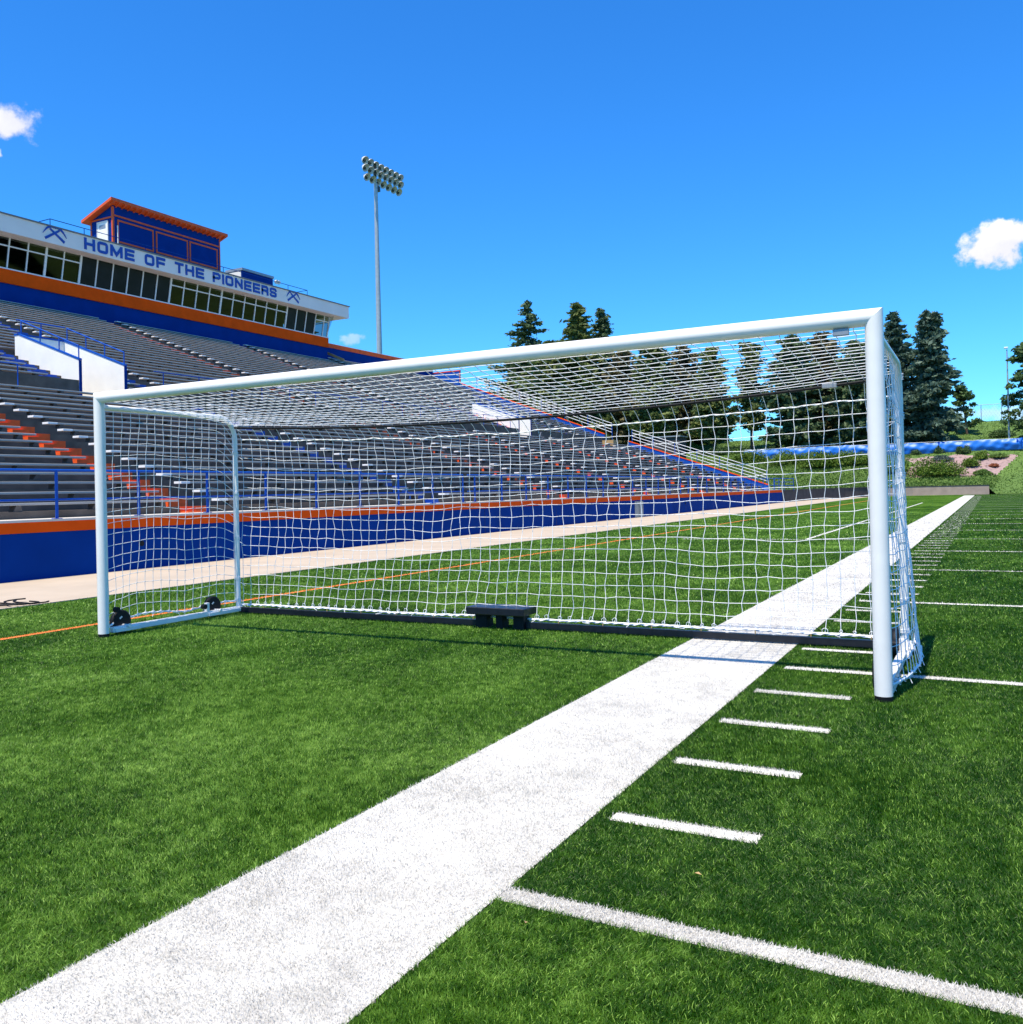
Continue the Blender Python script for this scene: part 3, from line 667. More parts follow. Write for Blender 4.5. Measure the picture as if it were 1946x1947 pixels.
def stroke_letter(ch, y, z, x):
    b = MB(); S = LET[ch]
    if S == 'ring':
        pts = []
        for cx_, cy_, a0 in ((.78, .78, 0), (.22, .78, 90), (.22, .22, 180), (.78, .22, 270)):
            for s_ in range(0, 91, 18):
                t = R(a0+s_); pts.append((cx_+.22*math.cos(t), cy_+.22*math.sin(t)))
        pts.append(pts[0]); S = [pts]
    for k, st in enumerate(S):
        P = [Vector((q[0]*LW, q[1]*LH)) for q in st]; n = len(P); L, Rr = [], []
        closed = (P[0]-P[-1]).length < 1e-6
        for i in range(n):
            a = P[i-1] if i > 0 else (P[-2] if closed else None); c = P[i+1] if i < n-1 else (P[1] if closed else None)
            d0 = (P[i]-a).normalized() if a is not None else None; d1 = (c-P[i]).normalized() if c is not None else None
            if d0 is None: d0 = d1
            if d1 is None: d1 = d0
            dd_ = (d0+d1).normalized(); nn = Vector((-dd_.y, dd_.x)); kk = min(2.2, 1/max(.3, dd_.dot(d1)))
            q = P[i].copy()
            if not closed and i == 0: q = q-d1*ST*.5*(1 if ch not in 'MN' or k < 2 else 0)
            if not closed and i == n-1: q = q+d0*ST*.5*(1 if ch not in 'MN' or k < 2 else 0)
            L.append(q+nn*ST/2*kk); Rr.append(q-nn*ST/2*kk)
        dx = .004*k
        for i in range(n-1):
            quad = [L[i], L[i+1], Rr[i+1], Rr[i]]
            b.add([(x, y+q.x, z+q.y) for q in quad]+[(x+.035+dx, y+q.x, z+q.y) for q in quad], [(3, 2, 1, 0), (4, 5, 6, 7), (0, 1, 5, 4), (1, 2, 6, 5), (2, 3, 7, 6), (3, 0, 4, 7)])
    return b
text = 'HOME OF THE PIONEERS'; wd = {'M': 1.25, 'I': 0, ' ': .78, 'E': .95, 'F': .95, 'T': .96, 'P': .95, 'R': .95, 'S': .95}
tot = sum(wd.get(c, 1)*LW+(.30 if c != ' ' else 0.16) for c in text); sc_ = (49.75-32.9)/tot
y = 32.95+.08
for c in text:
    if c != ' ': stroke_letter(c, y, 16.30, -44.248).build('letter', 'letter', fas)
    y += (wd.get(c, 1)*LW+(.30 if c != ' ' else .16))*sc_
# crossed pick emblems
for yc in (31.0, 51.52):
    zc = 16.62; b = MB()
    for s_ in (1, -1):
        o_ = .004 if s_ > 0 else 0
        # handle: from lower side to the opposite upper side
        a = Vector((-s_*.62, -.34)); c = Vector((s_*.30, .26)); d = (c-a).normalized(); nn = Vector((-d.y, d.x))*.055
        qd = [a+nn*1.35, c+nn, c-nn, a-nn*1.35]; x = -44.248
        b.add([(x, yc+q.x, zc+q.y) for q in qd]+[(x+.03+o_, yc+q.x, zc+q.y) for q in qd], [(3, 2, 1, 0), (4, 5, 6, 7), (0, 1, 5, 4), (1, 2, 6, 5), (2, 3, 7, 6), (3, 0, 4, 7)])
        pts = []
        for i in range(9):
            t = -1+2*i/8; wdt = .075*(1-abs(t)**1.6)+.008; pts.append((Vector((s_*(.34+.42*t), .34-.20*t-.22*t*t)), wdt))
        for i in range(8):
            (p0, w0), (p1, w1) = pts[i], pts[i+1]; up_ = Vector((s_*.35, 1)).normalized()
            qd = [p0+up_*w0, p1+up_*w1, p1-up_*w1*.6, p0-up_*w0*.6]
            b.add([(x, yc+q.x, zc+q.y) for q in qd]+[(x+.04+o_, yc+q.x, zc+q.y) for q in qd], [(3, 2, 1, 0), (4, 5, 6, 7), (0, 1, 5, 4), (1, 2, 6, 5), (2, 3, 7, 6), (3, 0, 4, 7)])
    b.build('pick_emblem', 'letter', fas)
# --- rooftop filming booth
bt = thing('rooftop_booth', (-47.5, 41, 17.1), 'blue and orange shed with sloping orange roof standing on the press box', 'shed')
BX0, BX1, BY0, BY1 = -48.35, -46.3, 36.7, 46.0
w = MB(); w.prism([(BX1, 17.08), (BX1, 20.12), (BX0, 19.42), (BX0, 17.08)], 'y', BY0, BY1); body = w.build('wall', 'blue', bt)
r = MB(); r.prism([(BX1+.42, 20.30), (BX1+.42, 20.48), (BX0-.40, 19.46), (BX0-.40, 19.28)], 'y', BY0-.42, BY1+.42); ro = r.build('roof', 'orange_trim', bt)
for k in range(22):
    yk = BY0-.2+k*(BY1-BY0+.4)/21; r = MB(); r.prism([(BX1+.38, 20.18), (BX1+.38, 20.285), (BX1+.003, 20.155), (BX1+.003, 20.05)], 'y', yk-.05, yk+.05); r.build('rafter', 'orange_trim', ro)
def frame_x(x, y0, y1, z0, z1, t=.09, d=.04, name='window_frame', m='orange_trim', par=None):
    b = MB(); b.box(x, x+d, y0, y1, z1-t, z1); b.box(x, x+d, y0, y1, z0, z0+t); b.box(x, x+d, y0, y0+t, z0+t+.001, z1-t-.001); b.box(x, x+d, y1-t, y1, z0+t+.001, z1-t-.001); return b.build(name, m, par)
for (ya, yb) in ((37.05, 39.95), (40.15, 42.95), (43.1, 45.75)):
    fo = frame_x(BX1+.003, ya, yb, 17.85, 19.30, .10, par=bt)
    p_ = MB(); p_.box(BX1+.004, BX1+.016, ya+.101, yb-.101, 17.951, 19.199); p_.build('shutter', 'blue', fo)
b = MB(); b.box(BX1+.002, BX1+.04, BY0+.101, BY1, 19.47, 19.57); b.box(BX1-.08, BX1+.03, BY0-.03, BY0+.10, 17.08, 20.05); b.box(BX1-.02, BX1+.03, BY1-.06, BY1+.03, 17.08, 20.05)
b.box(BX0, BX1-.081, BY0-.03, BY0-.002, 19.35, 19.45); b.box(BX0-.03, BX0+.1, BY0-.03, BY0-.003, 17.08, 19.349); b.build('trim', 'orange_trim', bt)
dr = MB(); dr.box(-47.65, -46.75, BY0-.05, BY0-.002, 17.1, 19.15); do = dr.build('door', 'white_wall', bt)
f_ = MB(); f_.box(-47.72, -47.655, BY0-.07, BY0-.002, 17.1, 19.22); f_.box(-46.745, -46.68, BY0-.07, BY0-.002, 17.1, 19.22); f_.box(-47.72, -46.68, BY0-.071, BY0-.003, 19.155, 19.23); f_.build('door_frame', 'fascia', do)
f_ = MB(); f_.box(-47.5, -46.9, BY0-.056, BY0-.051, 18.75, 19.0); f_.build('door_pane', 'grey_metal', do)
dn = MB(); dn.tube([(BX1+.07, BY0+.32, 18.9), (BX1+.07, BY0+.32, 17.6), (BX1+.07, BY0+.22, 17.4), (BX1+.07, BY0+.1, 17.1)], .04, 8); dn.build('downpipe', 'white_paint', bt)
# second low roof box
b2 = thing('roof_hatch_box', (-48, 50.7, 17.1), 'low dark blue box with grey edge on the press box roof', 'roof box')
w = MB(); w.box(-48.6, -47.0, 49.0, 52.4, 17.08, 18.55); w.build('wall', 'blue', b2)
w = MB(); w.box(-48.65, -46.93, 48.93, 52.47, 18.552, 18.74); w.build('roof', 'grey_metal', b2)
w = MB(); w.box(-48.5, -47.1, 48.96, 48.998, 17.1, 18.5); w.build('side_panel', 'fascia', b2)
w = MB(); w.tube([(-46.9, 52.6, 18.35), (-46.75, 52.6, 18.3)], .14, 10, r2=.17); w.tube([(-46.9, 52.85, 18.35), (-46.75, 52.85, 18.3)], .14, 10, r2=.17); w.build('flood_lamp', 'lamp_shell', b2)
# roof railing
t = thing('roof_railing', (-44.9, 31.2, 17.1), 'thin blue railing round the edge of the press box roof', 'railing')
for (pts) in ([(-46.9, 31.2), (-44.9, 31.2), (-44.9, 36.4)], [(-44.9, 36.4), (-44.9, 46.2)], [(-44.9, 46.2), (-44.9, 54.0), (-46.9, 54.0)]):
    b = MB()
    for (p_, q_) in zip(pts[:-1], pts[1:]): b.tube([(*p_, 17.66), (*q_, 17.66)], .022, 6)
    b.build('top_rail', 'blue', t)
for yk in [31.2+2.28*k for k in range(11)]:
    b = MB(); b.tube([(-44.9, yk, 17.07), (-44.9, yk, 17.66)], .022, 6); b.build('post', 'blue', t)

# ================================================================== FLOODLIGHT MAST
fl = thing('floodlight_mast', (-60, 85.4, 0), 'tall grey floodlight mast with three rows of lamps behind the grandstand', 'floodlight')
b = MB(); b.tube([(-60, 85.35, 0), (-60, 85.35, 38.0)], .42, 16, r2=.22); b.build('pole', 'galv', fl)
ROWS = [(39.75, 8, 83.0, 90.2), (38.9, 8, 83.05, 90.2), (37.9, 7, 83.3, 89.8)]
for (z, n, ya, yb) in ROWS:
    b = MB(); b.box(-60.1, -59.95, ya-.2, yb+.2, z-.05, z+.08); b.build('crossarm', 'lamp_dark', fl)
    for i in range(n):
        yk = ya+(yb-ya)*i/(n-1)
        d = Vector((.80, -.12, -.58)).normalized(); c = Vector((-59.75, yk, z-.02)); u = d.cross(Vector((0, 0, 1))).normalized(); v = u.cross(d)
        b = MB(); prof_ = [(-.46, .10), (-.36, .24), (-.18, .37), (0, .45), (.10, .47)]
        vs = []; fs = []; n_ = 14
        for (t_, r_) in prof_:
            for j in range(n_): a_ = 2*math.pi*j/n_; vs.append(c+d*t_+(u*math.cos(a_)+v*math.sin(a_))*r_)
        for q_ in range(4):
            for j in range(n_): fs.append((q_*n_+j, q_*n_+(j+1) % n_, (q_+1)*n_+(j+1) % n_, (q_+1)*n_+j))
        b.add(vs, fs, True); b.add(vs[:n_], [tuple(range(n_))])
        lo_ = b.build('lamp', 'lamp_shell', fl)
        h = MB(); h.tube([c-d*.52, c-d*.38], .12, 10); h.tube([c+d*.02-v*.10+u*.06, c+d*.07-v*.10+u*.06], .17, 12); h.build('lamp_housing', 'lamp_dark', lo_)
b = MB(); b.tube([(-60, 85.35, 37.5), (-60, 85.35, 40.0)], .12, 10); b.box(-60.2, -59.8, 85.6, 86.0, 36.9, 37.5); b.build('mast_head', 'lamp_dark', fl)

# ================================================================== GOAL
GL, GR = Vector((-6.552, 3.619, 0)), Vector((.885, 3.691, 0)); PR = .0565; HB = 2.44+PR; GD = 2.0
gx_ = (GR-GL).normalized(); gyv = Vector((-gx_.y, gx_.x, 0))
def G(s, d, z): v = GL+gx_*s+gyv*d; return Vector((v.x, v.y, z))
GWd = (GR-GL).length
goal = thing('football_goal', tuple(GL), 'large white portable football goal with white net standing across the sideline', 'football goal')
# posts and crossbar with mitred corner
def mitre_tube(a, corner, c, r, n=28):
    pass
def postbar():
    for nm, s in (('post', 0), ('post', GWd)):
        b = MB(); sg = 1 if s == 0 else -1; vs = []; fs = []; n = 32
        for lvl in (0, 1):
            for j in range(n):
                t = 2*math.pi*j/n; dx = PR*math.cos(t); dy = PR*math.sin(t)
                z = .035 if lvl == 0 else HB-sg*dx
                vs.append(G(s+dx, dy, z))
        for j in range(n): fs.append((j, (j+1) % n, n+(j+1) % n, n+j))
        b.add(vs, fs, True); b.add(vs[:n], [tuple(range(n))])
        po = b.build(nm, 'white_paint', goal)
        c = MB(); c.tube([G(s, 0, .0), G(s, 0, .034)], PR*.985, 24); c.build('foot_cap', 'black', po)
    b = MB(); vs = []; fs = []; n = 32
    for side in (0, 1):
        for j in range(n):
            t = 2*math.pi*j/n; dz = PR*math.cos(t); dy = PR*math.sin(t)
            s = -dz if side == 0 else GWd+dz
            vs.append(G(s, dy, HB+dz))
    for j in range(n): fs.append((j, (j+1) % n, n+(j+1) % n, n+j))
    b.add(vs, fs, True); co = b.build('crossbar', 'white_paint', goal)
    q = MB(); q.bbox(.635, .735, 3.66, 3.69, 2.392, 2.438, .004); q.build('joint_plate', 'grey_metal', co)
postbar()
def arc(c, a, b, n=6):
    out = []
    for i in range(n+1):
        t = math.pi/2*i/n; out.append(c+a*math.cos(t)+b*math.sin(t))
    return out
for s, sg in ((0.0, 1), (GWd, -1)):
    # top depth bar bending down into the rear upright
    rr = .27; zt = 2.40; b = MB()
    pts = [G(s, .03, zt)]+[G(s, GD-rr, zt-rr)+q for q in [Vector((0, 0, rr))*math.cos(math.pi/2*i/7)+gyv*rr*math.sin(math.pi/2*i/7) for i in range(8)]]+[G(s, GD, .08)]
    b.tube(pts, .030, 14); b.build('side_frame', 'white_paint', goal)
    b = MB(); a_, c_ = G(s, .10, 0), G(s, GD+.03, 0)
    b.bbox(a_.x-.03, a_.x+.03, a_.y, c_.y, .028, .088, .006); bo = b.build('ground_bar', 'white_paint', goal)
    for (u0, u1) in ((a_.y+.02, a_.y+.34), (c_.y-.58, c_.y-.05)):
        b = MB(); b.bbox(a_.x+.031-.02, a_.x+.031+.02, u0, u1, .030, .072, .004); b.build('axle_bracket', 'white_paint', bo)
    for yy in (a_.y+.17, c_.y-.42):
        wz = .124; xx = a_.x-(.068 if sg > 0 else .057)
        b = MB(); n = 36
        prof_ = [(-.026, .112), (-.020, .124), (.020, .124), (.026, .112)]
        vs = []; fs = []
        for (t_, r_) in prof_:
            for j in range(n): an = 2*math.pi*j/n; vs.append((xx+t_, yy+math.cos(an)*r_, wz+math.sin(an)*r_))
        for q_ in range(3):
            for j in range(n): fs.append((q_*n+j, q_*n+(j+1) % n, (q_+1)*n+(j+1) % n, (q_+1)*n+j))
        b.add(vs, fs, True)
        for q_ in (0, 3): b.add(vs[q_*n:q_*n+n], [tuple(range(n))])
        wh = b.build('wheel', 'black', goal)
        h = MB(); h.tube([(xx, yy+.01, .085), (xx+.135, yy+.01, .085)], .014, 10); h.tube([(xx+.125, yy+.01, .085), (xx+.14, yy+.01, .085)], .022, 6); h.build('axle_bolt', 'white_paint', wh)
        l = MB(); l.add([(xx+.0275, yy-.035, .165), (xx+.0275, yy-.005, .185), (xx+.0275, yy+.008, .172), (xx+.0275, yy-.022, .150)], [(0, 1, 2, 3)]); l.build('wheel_label', 'fascia', wh, fixn=False)
    # small knobs and clamp
    for (yy, zz) in ((a_.y+.03, .27), (c_.y-.66, .155)):
        b = MB(); b.tube([(a_.x+.02*sg, yy, zz), (a_.x+.07*sg, yy, zz)], .030, 12); b.build('knob', 'black', goal)
    b = MB(); b.bbox(a_.x-.02, a_.x+.025, c_.y-.60, c_.y-.55, .089, .19, .004); b.build('clamp', 'white_paint', goal)
# rear ground bar, interrupted under the weight box
for (sa, sb) in ((.03, (-3.20+6.552)), ((-2.68+6.552), GWd-.03)):
    b = MB(); pa, pc = G(sa, GD, 0), G(sb, GD, 0); n_ = Vector((0, .03, 0)); z0_, z1_ = Vector((0, 0, .018)), Vector((0, 0, .078))
    b.add([pa-n_+z0_, pc-n_+z0_, pc+n_+z0_, pa+n_+z0_, pa-n_+z1_, pc-n_+z1_, pc+n_+z1_, pa+n_+z1_], [(0, 3, 2, 1), (4, 5, 6, 7), (0, 1, 5, 4), (1, 2, 6, 5), (2, 3, 7, 6), (3, 0, 4, 7)]); rb = b.build('rear_ground_bar', 'black_metal', goal)
# weight box riding on the rear bar
bx0, bx1 = -3.27, -2.60; yb_ = G(3.6, GD, 0).y
b = MB(); b.bbox(bx0, bx1, yb_-.16, yb_+.16, .150, .228, .008); wb = b.build('weight_box', 'black_metal', goal)
for xx, wv in ((bx0+.065, .135), (bx0+.305, .08), (bx1-.165, .12)):
    b = MB(); b.bbox(xx, xx+wv, yb_-.075, yb_+.075, .002, .149, .006); b.build('leg', 'black', wb)
# black rear strap
strap = lambda s: (2.315-.135*4*(s/GWd)*(1-s/GWd)-.02*(1-s/GWd))
b = MB(); b.tube([G(s, GD-.03, strap(s)-.012) for s in np.linspace(.02, GWd-.05, 24)], .013, 8); b.build('strap', 'black', goal)
b = MB(); b.bbox(*[q for q in (G(GWd-.62, 0, 0).x, G(GWd-.5, 0, 0).x)], G(GWd-.5, GD-.05, 0).y, G(GWd-.5, GD-.01, 0).y, strap(GWd-.5)-.032, strap(GWd-.5)+.008, .004); b.build('strap_buckle', 'grey_metal', goal)

# net
NS = 61; tw = .0031
def smooth_noise(shape, amp, seed):
    r = np.random.default_rng(seed).normal(0, 1, shape)
    k = r.copy()
    for _ in range(2):
        k = (k+np.roll(k, 1, 0)+np.roll(k, -1, 0)+np.roll(k, 1, 1)+np.roll(k, -1, 1))/2.6
    return k/np.std(k)*amp
def net_tubes(Pg, r, nm_sub=2, holes=None):
    """Pg: (ni,nj,3) knots -> tubes along both directions"""
    b = MB(); ni, nj, _ = Pg.shape
    def line(P):
        out = [];
        for i in range(len(P)-1):
            p0 = P[max(i-1, 0)]; p1 = P[i]; p2 = P[i+1]; p3 = P[min(i+2, len(P)-1)]
            for t in np.linspace(0, 1, nm_sub, endpoint=False): out.append(.5*((2*p1)+(-p0+p2)*t+(2*p0-5*p1+4*p2-p3)*t*t+(-p0+3*p1-3*p2+p3)*t**3))
        out.append(P[-1]); return [tuple(q) for q in out]
    for i in range(ni): b.tube(line(Pg[i]), r, 5, caps=False)
    for j in range(nj): b.tube(line(Pg[:, j]), r, 5, caps=False)
    kn = [];
    return b
NT = 16; NRr = 17
grid = np.zeros((NS+1, NT+NRr+2, 3)); 
n1 = smooth_noise(grid.shape[:2], 1, 1); n2 = smooth_noise(grid.shape[:2], 1, 2); n3 = smooth_noise(grid.shape[:2], 1, 3)
zig = np.array([[(1 if (i+j) % 2 else -1) for j in range(grid.shape[1])] for i in range(NS+1)])
for i in range(NS+1):
    s = .03+(GWd-.06)*i/NS; e = 4*(s/GWd)*(1-s/GWd)
    for j in range(grid.shape[1]):
        if j <= NT:
            t = j/NT; d = .05+(GD-.07)*t; z = (HB-PR*.3)*(1-t)+(strap(s)+.02)*t-.025*e*math.sin(math.pi*t)
            am = .005 if 0 < j < NT else 0
            p = G(s+n1[i, j]*am+zig[i, j]*.006*(j > 0), d+n2[i, j]*am, z+n3[i, j]*am*.8)
        else:
            t = (j-NT-1)/NRr; zr = (2.175-.125*e-.03*(1-s/GWd)); zb = .115-.0*e
            z = zr*(1-t)+zb*t; bulge = (.20*(1-t)**.8+.10*math.sin(math.pi*t))*(e**.35 if e > 0 else 0)
            am = .008 if j < grid.shape[1]-1 else .004
            p = G(s+n1[i, j]*am+zig[i, j]*.006, GD+.04+bulge*.9+n2[i, j]*am*1.5, z+n3[i, j]*am-.02*math.sin(s*1.1)*t*(1-t)*4)
        grid[i, j] = p
nb = net_tubes(grid, tw, 2); net = nb.build('net', 'net', goal, fixn=False)
# knots are thicker joins
def knots(Pg, r):
    V = np.array([(1, 0, 0), (-1, 0, 0), (0, 1, 0), (0, -1, 0), (0, 0, 1), (0, 0, -1)])*r
    Fk = np.array([(0, 2, 4), (2, 1, 4), (1, 3, 4), (3, 0, 4), (2, 0, 5), (1, 2, 5), (3, 1, 5), (0, 3, 5)])
    P = Pg.reshape(-1, 3); n = len(P); return (P[:, None]+V[None]).reshape(-1, 3), (np.arange(n)[:, None, None]*6+Fk[None]).reshape(-1, 3)
V, F = knots(grid[1:-1, 1:-1], .0048); tag(npmesh('knots', V, F, 'net', parent=net), kind='stuff')
# thick rope where the roof of the net turns down
def rope(pts, r, name, seed=0, par=None, twist=True):
    b = MB(); P = [Vector(p) for p in pts]
    # resample
    out = []
    for a, c in zip(P[:-1], P[1:]):
        n = max(1, int((c-a).length/.03))
        for i in range(n): out.append(a.lerp(c, i/n))
    out.append(P[-1]); rg = random.Random(seed)
    A = [p+Vector((rg.uniform(-1, 1), rg.uniform(-1, 1), rg.uniform(-1, 1)))*r*.5 for p in out]
    for ph in (0, math.pi):
        Q = [p+Vector((math.cos(i*1.1+ph)*.3, math.sin(i*1.1+ph), math.cos(i*1.1+ph)))*r*.55 for i, p in enumerate(A)]; b.tube(Q, r*.68, 6)
    return b.build(name, 'net', par if par is not None else goal, fixn=False)
rope([tuple(grid[i, NT+1]) for i in range(NS+1)], .0065, 'roof_rope', 3, net)
rb_ = rope([tuple(Vector(grid[i, -1])+Vector((0, -.01, -.01))) for i in range(NS+1)], .011, 'ground_rope', 4, net)
# loose lashings along the bottom rope
b = MB(); rg = random.Random(5)
for i in range(0, NS, 1):
    c = Vector(grid[i, -1]); k = rg.uniform(.5, 1.2)
    if bx0-.05 < c.x < bx1+.05: continue
    pts = [c+Vector((.022*k*math.cos(t)+rg.uniform(-.004, .004), rg.uniform(-.01, .01), .018+.022*k*math.sin(t))) for t in np.linspace(-1.5, 4.4, 8)]
    b.tube(pts, .003, 5, caps=False)
    if i % 4 == 1: b.tube([c+Vector((0, -.01, 0)), c+Vector((rg.uniform(-.06, .06), -.03, -.02)), c+Vector((rg.uniform(-.1, .1), -.035, rg.uniform(-.05, -.02)))], .003, 5)
tag(b.build('lashings', 'net', net, fixn=False), kind='stuff')
for i in range(3, NS, 4):
    hk = MB(); c = Vector(grid[i, -1]); hk.tube([(c.x, c.y-.035, .079), (c.x, c.y-.035, .105)], .005, 8); hk.build('net_hook', 'wood', rb)
# net clips along the crossbar
for i in range(1, NS):
    ck = MB(); p = G(.03+(GWd-.06)*i/NS, .052, HB-.012); ck.bbox(p.x-.008, p.x+.008, p.y-.012, p.y+.010, p.z-.008, p.z+.008, .002); ck.build('net_clip', 'white_paint', goal)
# side panels of the net
for side, (s0, sg) in enumerate(((0.0, -1), (GWd, 1))):
    ni, nj = 17, 20; g2 = np.zeros((ni, nj, 3)); a1 = smooth_noise((ni, nj), 1, 20+side); a2 = smooth_noise((ni, nj), 1, 30+side); a3 = smooth_noise((ni, nj), 1, 40+side)
    for i in range(ni):
        u = i/(ni-1); d = .07+(GD-.12)*u
        for j in range(nj):
            v = j/(nj-1); zt = 2.375-.22*max(0, (u-.84)/.16)**2; zb = (.10+.06*abs(math.sin(u*5+side*2))) if side == 0 else .10
            z = zt*(1-v)+zb*v; am = .0055 if 0 < i < ni-1 and 0 < j < nj-1 else .002
            bul = (.03+.10*v)*math.sin(math.pi*min(1, max(0, u)))**.6 if side == 0 else (.02+.145*v*v)*math.sin(math.pi*min(1, u*.92+.02))**.5
            sag = -.06*v*math.sin(math.pi*u)*(1-v)
            g2[i, j] = G(s0+sg*bul+a1[i, j]*am*1.5, d+a2[i, j]*am, z+a3[i, j]*am+sag+(.05*math.sin(math.pi*u*1.3)*v*(1-v)*2 if side == 0 else 0))
    o = net_tubes(g2, tw, 2).build('side_net', 'net', goal, fixn=False)
    V, F = knots(g2[1:-1, 1:-1], .0048); tag(npmesh('knots', V, F, 'net', parent=o), kind='stuff')
    rope([tuple(g2[i, -1]) for i in range(ni)], .010, 'ground_rope', 8+side, o)
    b = MB()
    for i in range(ni):
        c = Vector(g2[i, -1]); pts = [c+Vector((rg.uniform(-.01, .01), .02*math.cos(t), .02*math.sin(t))) for t in np.linspace(0, 5, 7)]; b.tube(pts, .003, 5, caps=False)
        if i % 3 == 0: b.tube([c, c+Vector((.02, rg.uniform(-.05, .05), -.05))], .003, 5)
    tag(b.build('lashings', 'net', o, fixn=False), kind='stuff')
# lashing knots on the rear uprights
for s in (0, GWd):
    for z in (2.28, 1.95, 1.45, .9, .4, .14):
        b = MB()
        for k in range(3): c = G(s, GD, z+.012*k); b.tube([c+Vector((.036*math.cos(t), .036*math.sin(t), .004*t)) for t in np.linspace(0, 6.28, 10)], .0035, 5)
        b.tube([G(s, GD, z), G(s+(.1 if s == 0 else -.1), GD+.02, z-.06)], .003, 5)
        b.build('upright_lashing', 'net', goal, fixn=False)

# ================================================================== VEGETATION
def leaf_quads(P, size, rg, flat=.0, stretch=1.0, axis=None):
    """P (n,3) centres; random small quads"""
    n = len(P); a = rg.normal(0, 1, (n, 3))
    if axis is not None: a = a*.55+axis
    a /= np.linalg.norm(a, axis=1)[:, None]
    b_ = rg.normal(0, 1, (n, 3)); b_[:, 2] *= (1-flat*.5); c = np.cross(a, b_); c /= np.linalg.norm(c, axis=1)[:, None]+1e-9
    s = (size*(.6+.8*rg.random(n)))[:, None]
    V = np.stack([P-a*s*stretch, P+c*s*.55, P+a*s*stretch, P-c*s*.55], 1).reshape(-1, 3)
    return V, np.arange(n*4).reshape(n, 4)
def conifer(x, y, z, H, Rb, label, name='spruce_tree', m='spruce', seed=0, sparse=1.0, low_=.1, shape=1.0, lean=0, group='tall conifers on the hillside', top2=False, cap=9., size=.26, droop=.25, cat='tree'):
    rg = np.random.default_rng(seed); t = thing(name, (x, y, z), label, cat, group)
    b = MB(); b.tube([(x, y, z-.5), (x+lean*.3, y, z+H*.45), (x+lean, y, z+H*.97)], max(.16, H*.014), 9, r2=.03)
    P, AX = [], []
    nb_ = int(H*4.4*sparse)+14
    for k in range(nb_):
        f = low_+(1-low_)*(k+rg.random())/nb_; hz = z+H*f; an = rg.random()*6.283
        rad = Rb*(min(cap, (1-f)**shape)*(1.0 if f > low_+.06 else .7))*(.42+.72*rg.random())+.20
        ux, uy = math.cos(an), math.sin(an); nc = max(2, int(1.5+rad*1.25))
        for q_ in range(nc):
            tc_ = (q_+.35+.65*rg.random())/nc; sp = (.20+.11*rad**.6)*(1.15-.45*tc_); n = int((10+30*sp)*min(1.3, .6+sparse*.3))
            cx_ = x+lean*f+ux*rad*tc_-uy*rg.normal(0, .12)*rad*(1.1-tc_); cy_ = y+uy*rad*tc_+ux*rg.normal(0, .12)*rad*(1.1-tc_); cz_ = hz-droop*rad*tc_+.25*rad*tc_**3+rg.normal(0, .06)
            along = rg.normal(0, sp*1.1, n); px = cx_+ux*along+rg.normal(0, sp*.75, n); py = cy_+uy*along+rg.normal(0, sp*.75, n); pz = cz_+rg.normal(0, sp*.32, n)-abs(along)*.12
            P.append(np.stack([px, py, pz], -1)); AX.append(np.tile([ux, uy, -.10], (n, 1)))
        if rad > .8: b.tube([(x+lean*f, y, hz), (x+lean*f+ux*rad*.5, y+uy*rad*.5, hz-droop*rad*.5), (x+lean*f+ux*rad*.92, y+uy*rad*.92, hz-droop*rad*.9)], .035, 4, r2=.01)
    P.append(np.stack([np.full(14, x+lean)+rg.normal(0, .07, 14), np.full(14, y)+rg.normal(0, .07, 14), z+H*(.94+.06*rg.random(14))], -1)); AX.append(np.tile([0, 0, 1.], (14, 1)))
    P = np.concatenate(P); AX = np.concatenate(AX)
    V, F = leaf_quads(P, size, rg, axis=AX, stretch=1.15); b.build('trunk', 'bark', t, fixn=False); npmesh('crown', V, F, m, parent=t); return t
def pine(x, y, z, H, Rb, label, m='pine', seed=0, base=.3, dens=1.0, group='tall conifers on the hillside', name='pine_tree', size=.24, puff=1.0, top=1.0):
    rg = np.random.default_rng(seed); t = thing(name, (x, y, z), label, 'tree', group); b = MB()
    lx = rg.normal(0, .5); b.tube([(x, y, z-.5), (x+lx*.4, y, z+H*.5), (x+lx, y, z+H*.95)], max(.18, H*.016), 9, r2=.05); P = []
    for k in range(int(34*dens+H)):
        f = base+(1-base)*rg.random()**.85; an = rg.random()*6.283; env = Rb*(math.sin(math.pi*min(1, (f-base)/(1-base)*.86+.16))**.6)*(1-.35*f)
        rad = env*(.35+.7*rg.random()); hz = z+H*f; c = np.array([x+lx*f+math.cos(an)*rad, y+math.sin(an)*rad, hz+.12*rad])
        if f > .9: c[2] = min(c[2], z+H-.2)
        sz = (.45+.55*rg.random())*puff*(1.1-.3*f); n = int(95*sz)
        q = rg.normal(0, 1, (n, 3)); q /= np.linalg.norm(q, axis=1)[:, None]; q *= (rg.random((n, 1))**.4)*sz*np.array([1.1, 1.1, .6]); P.append(c+q)
        b.tube([(x+lx*f, y, hz-.5), tuple((np.array([x+lx*f, y, hz-.3])+c)/2), tuple(c)], .05, 4, r2=.015)
    P = np.concatenate(P); V, F = leaf_quads(P, size, rg); b.build('trunk', 'bark', t, fixn=False); npmesh('crown', V, F, m, parent=t); return t
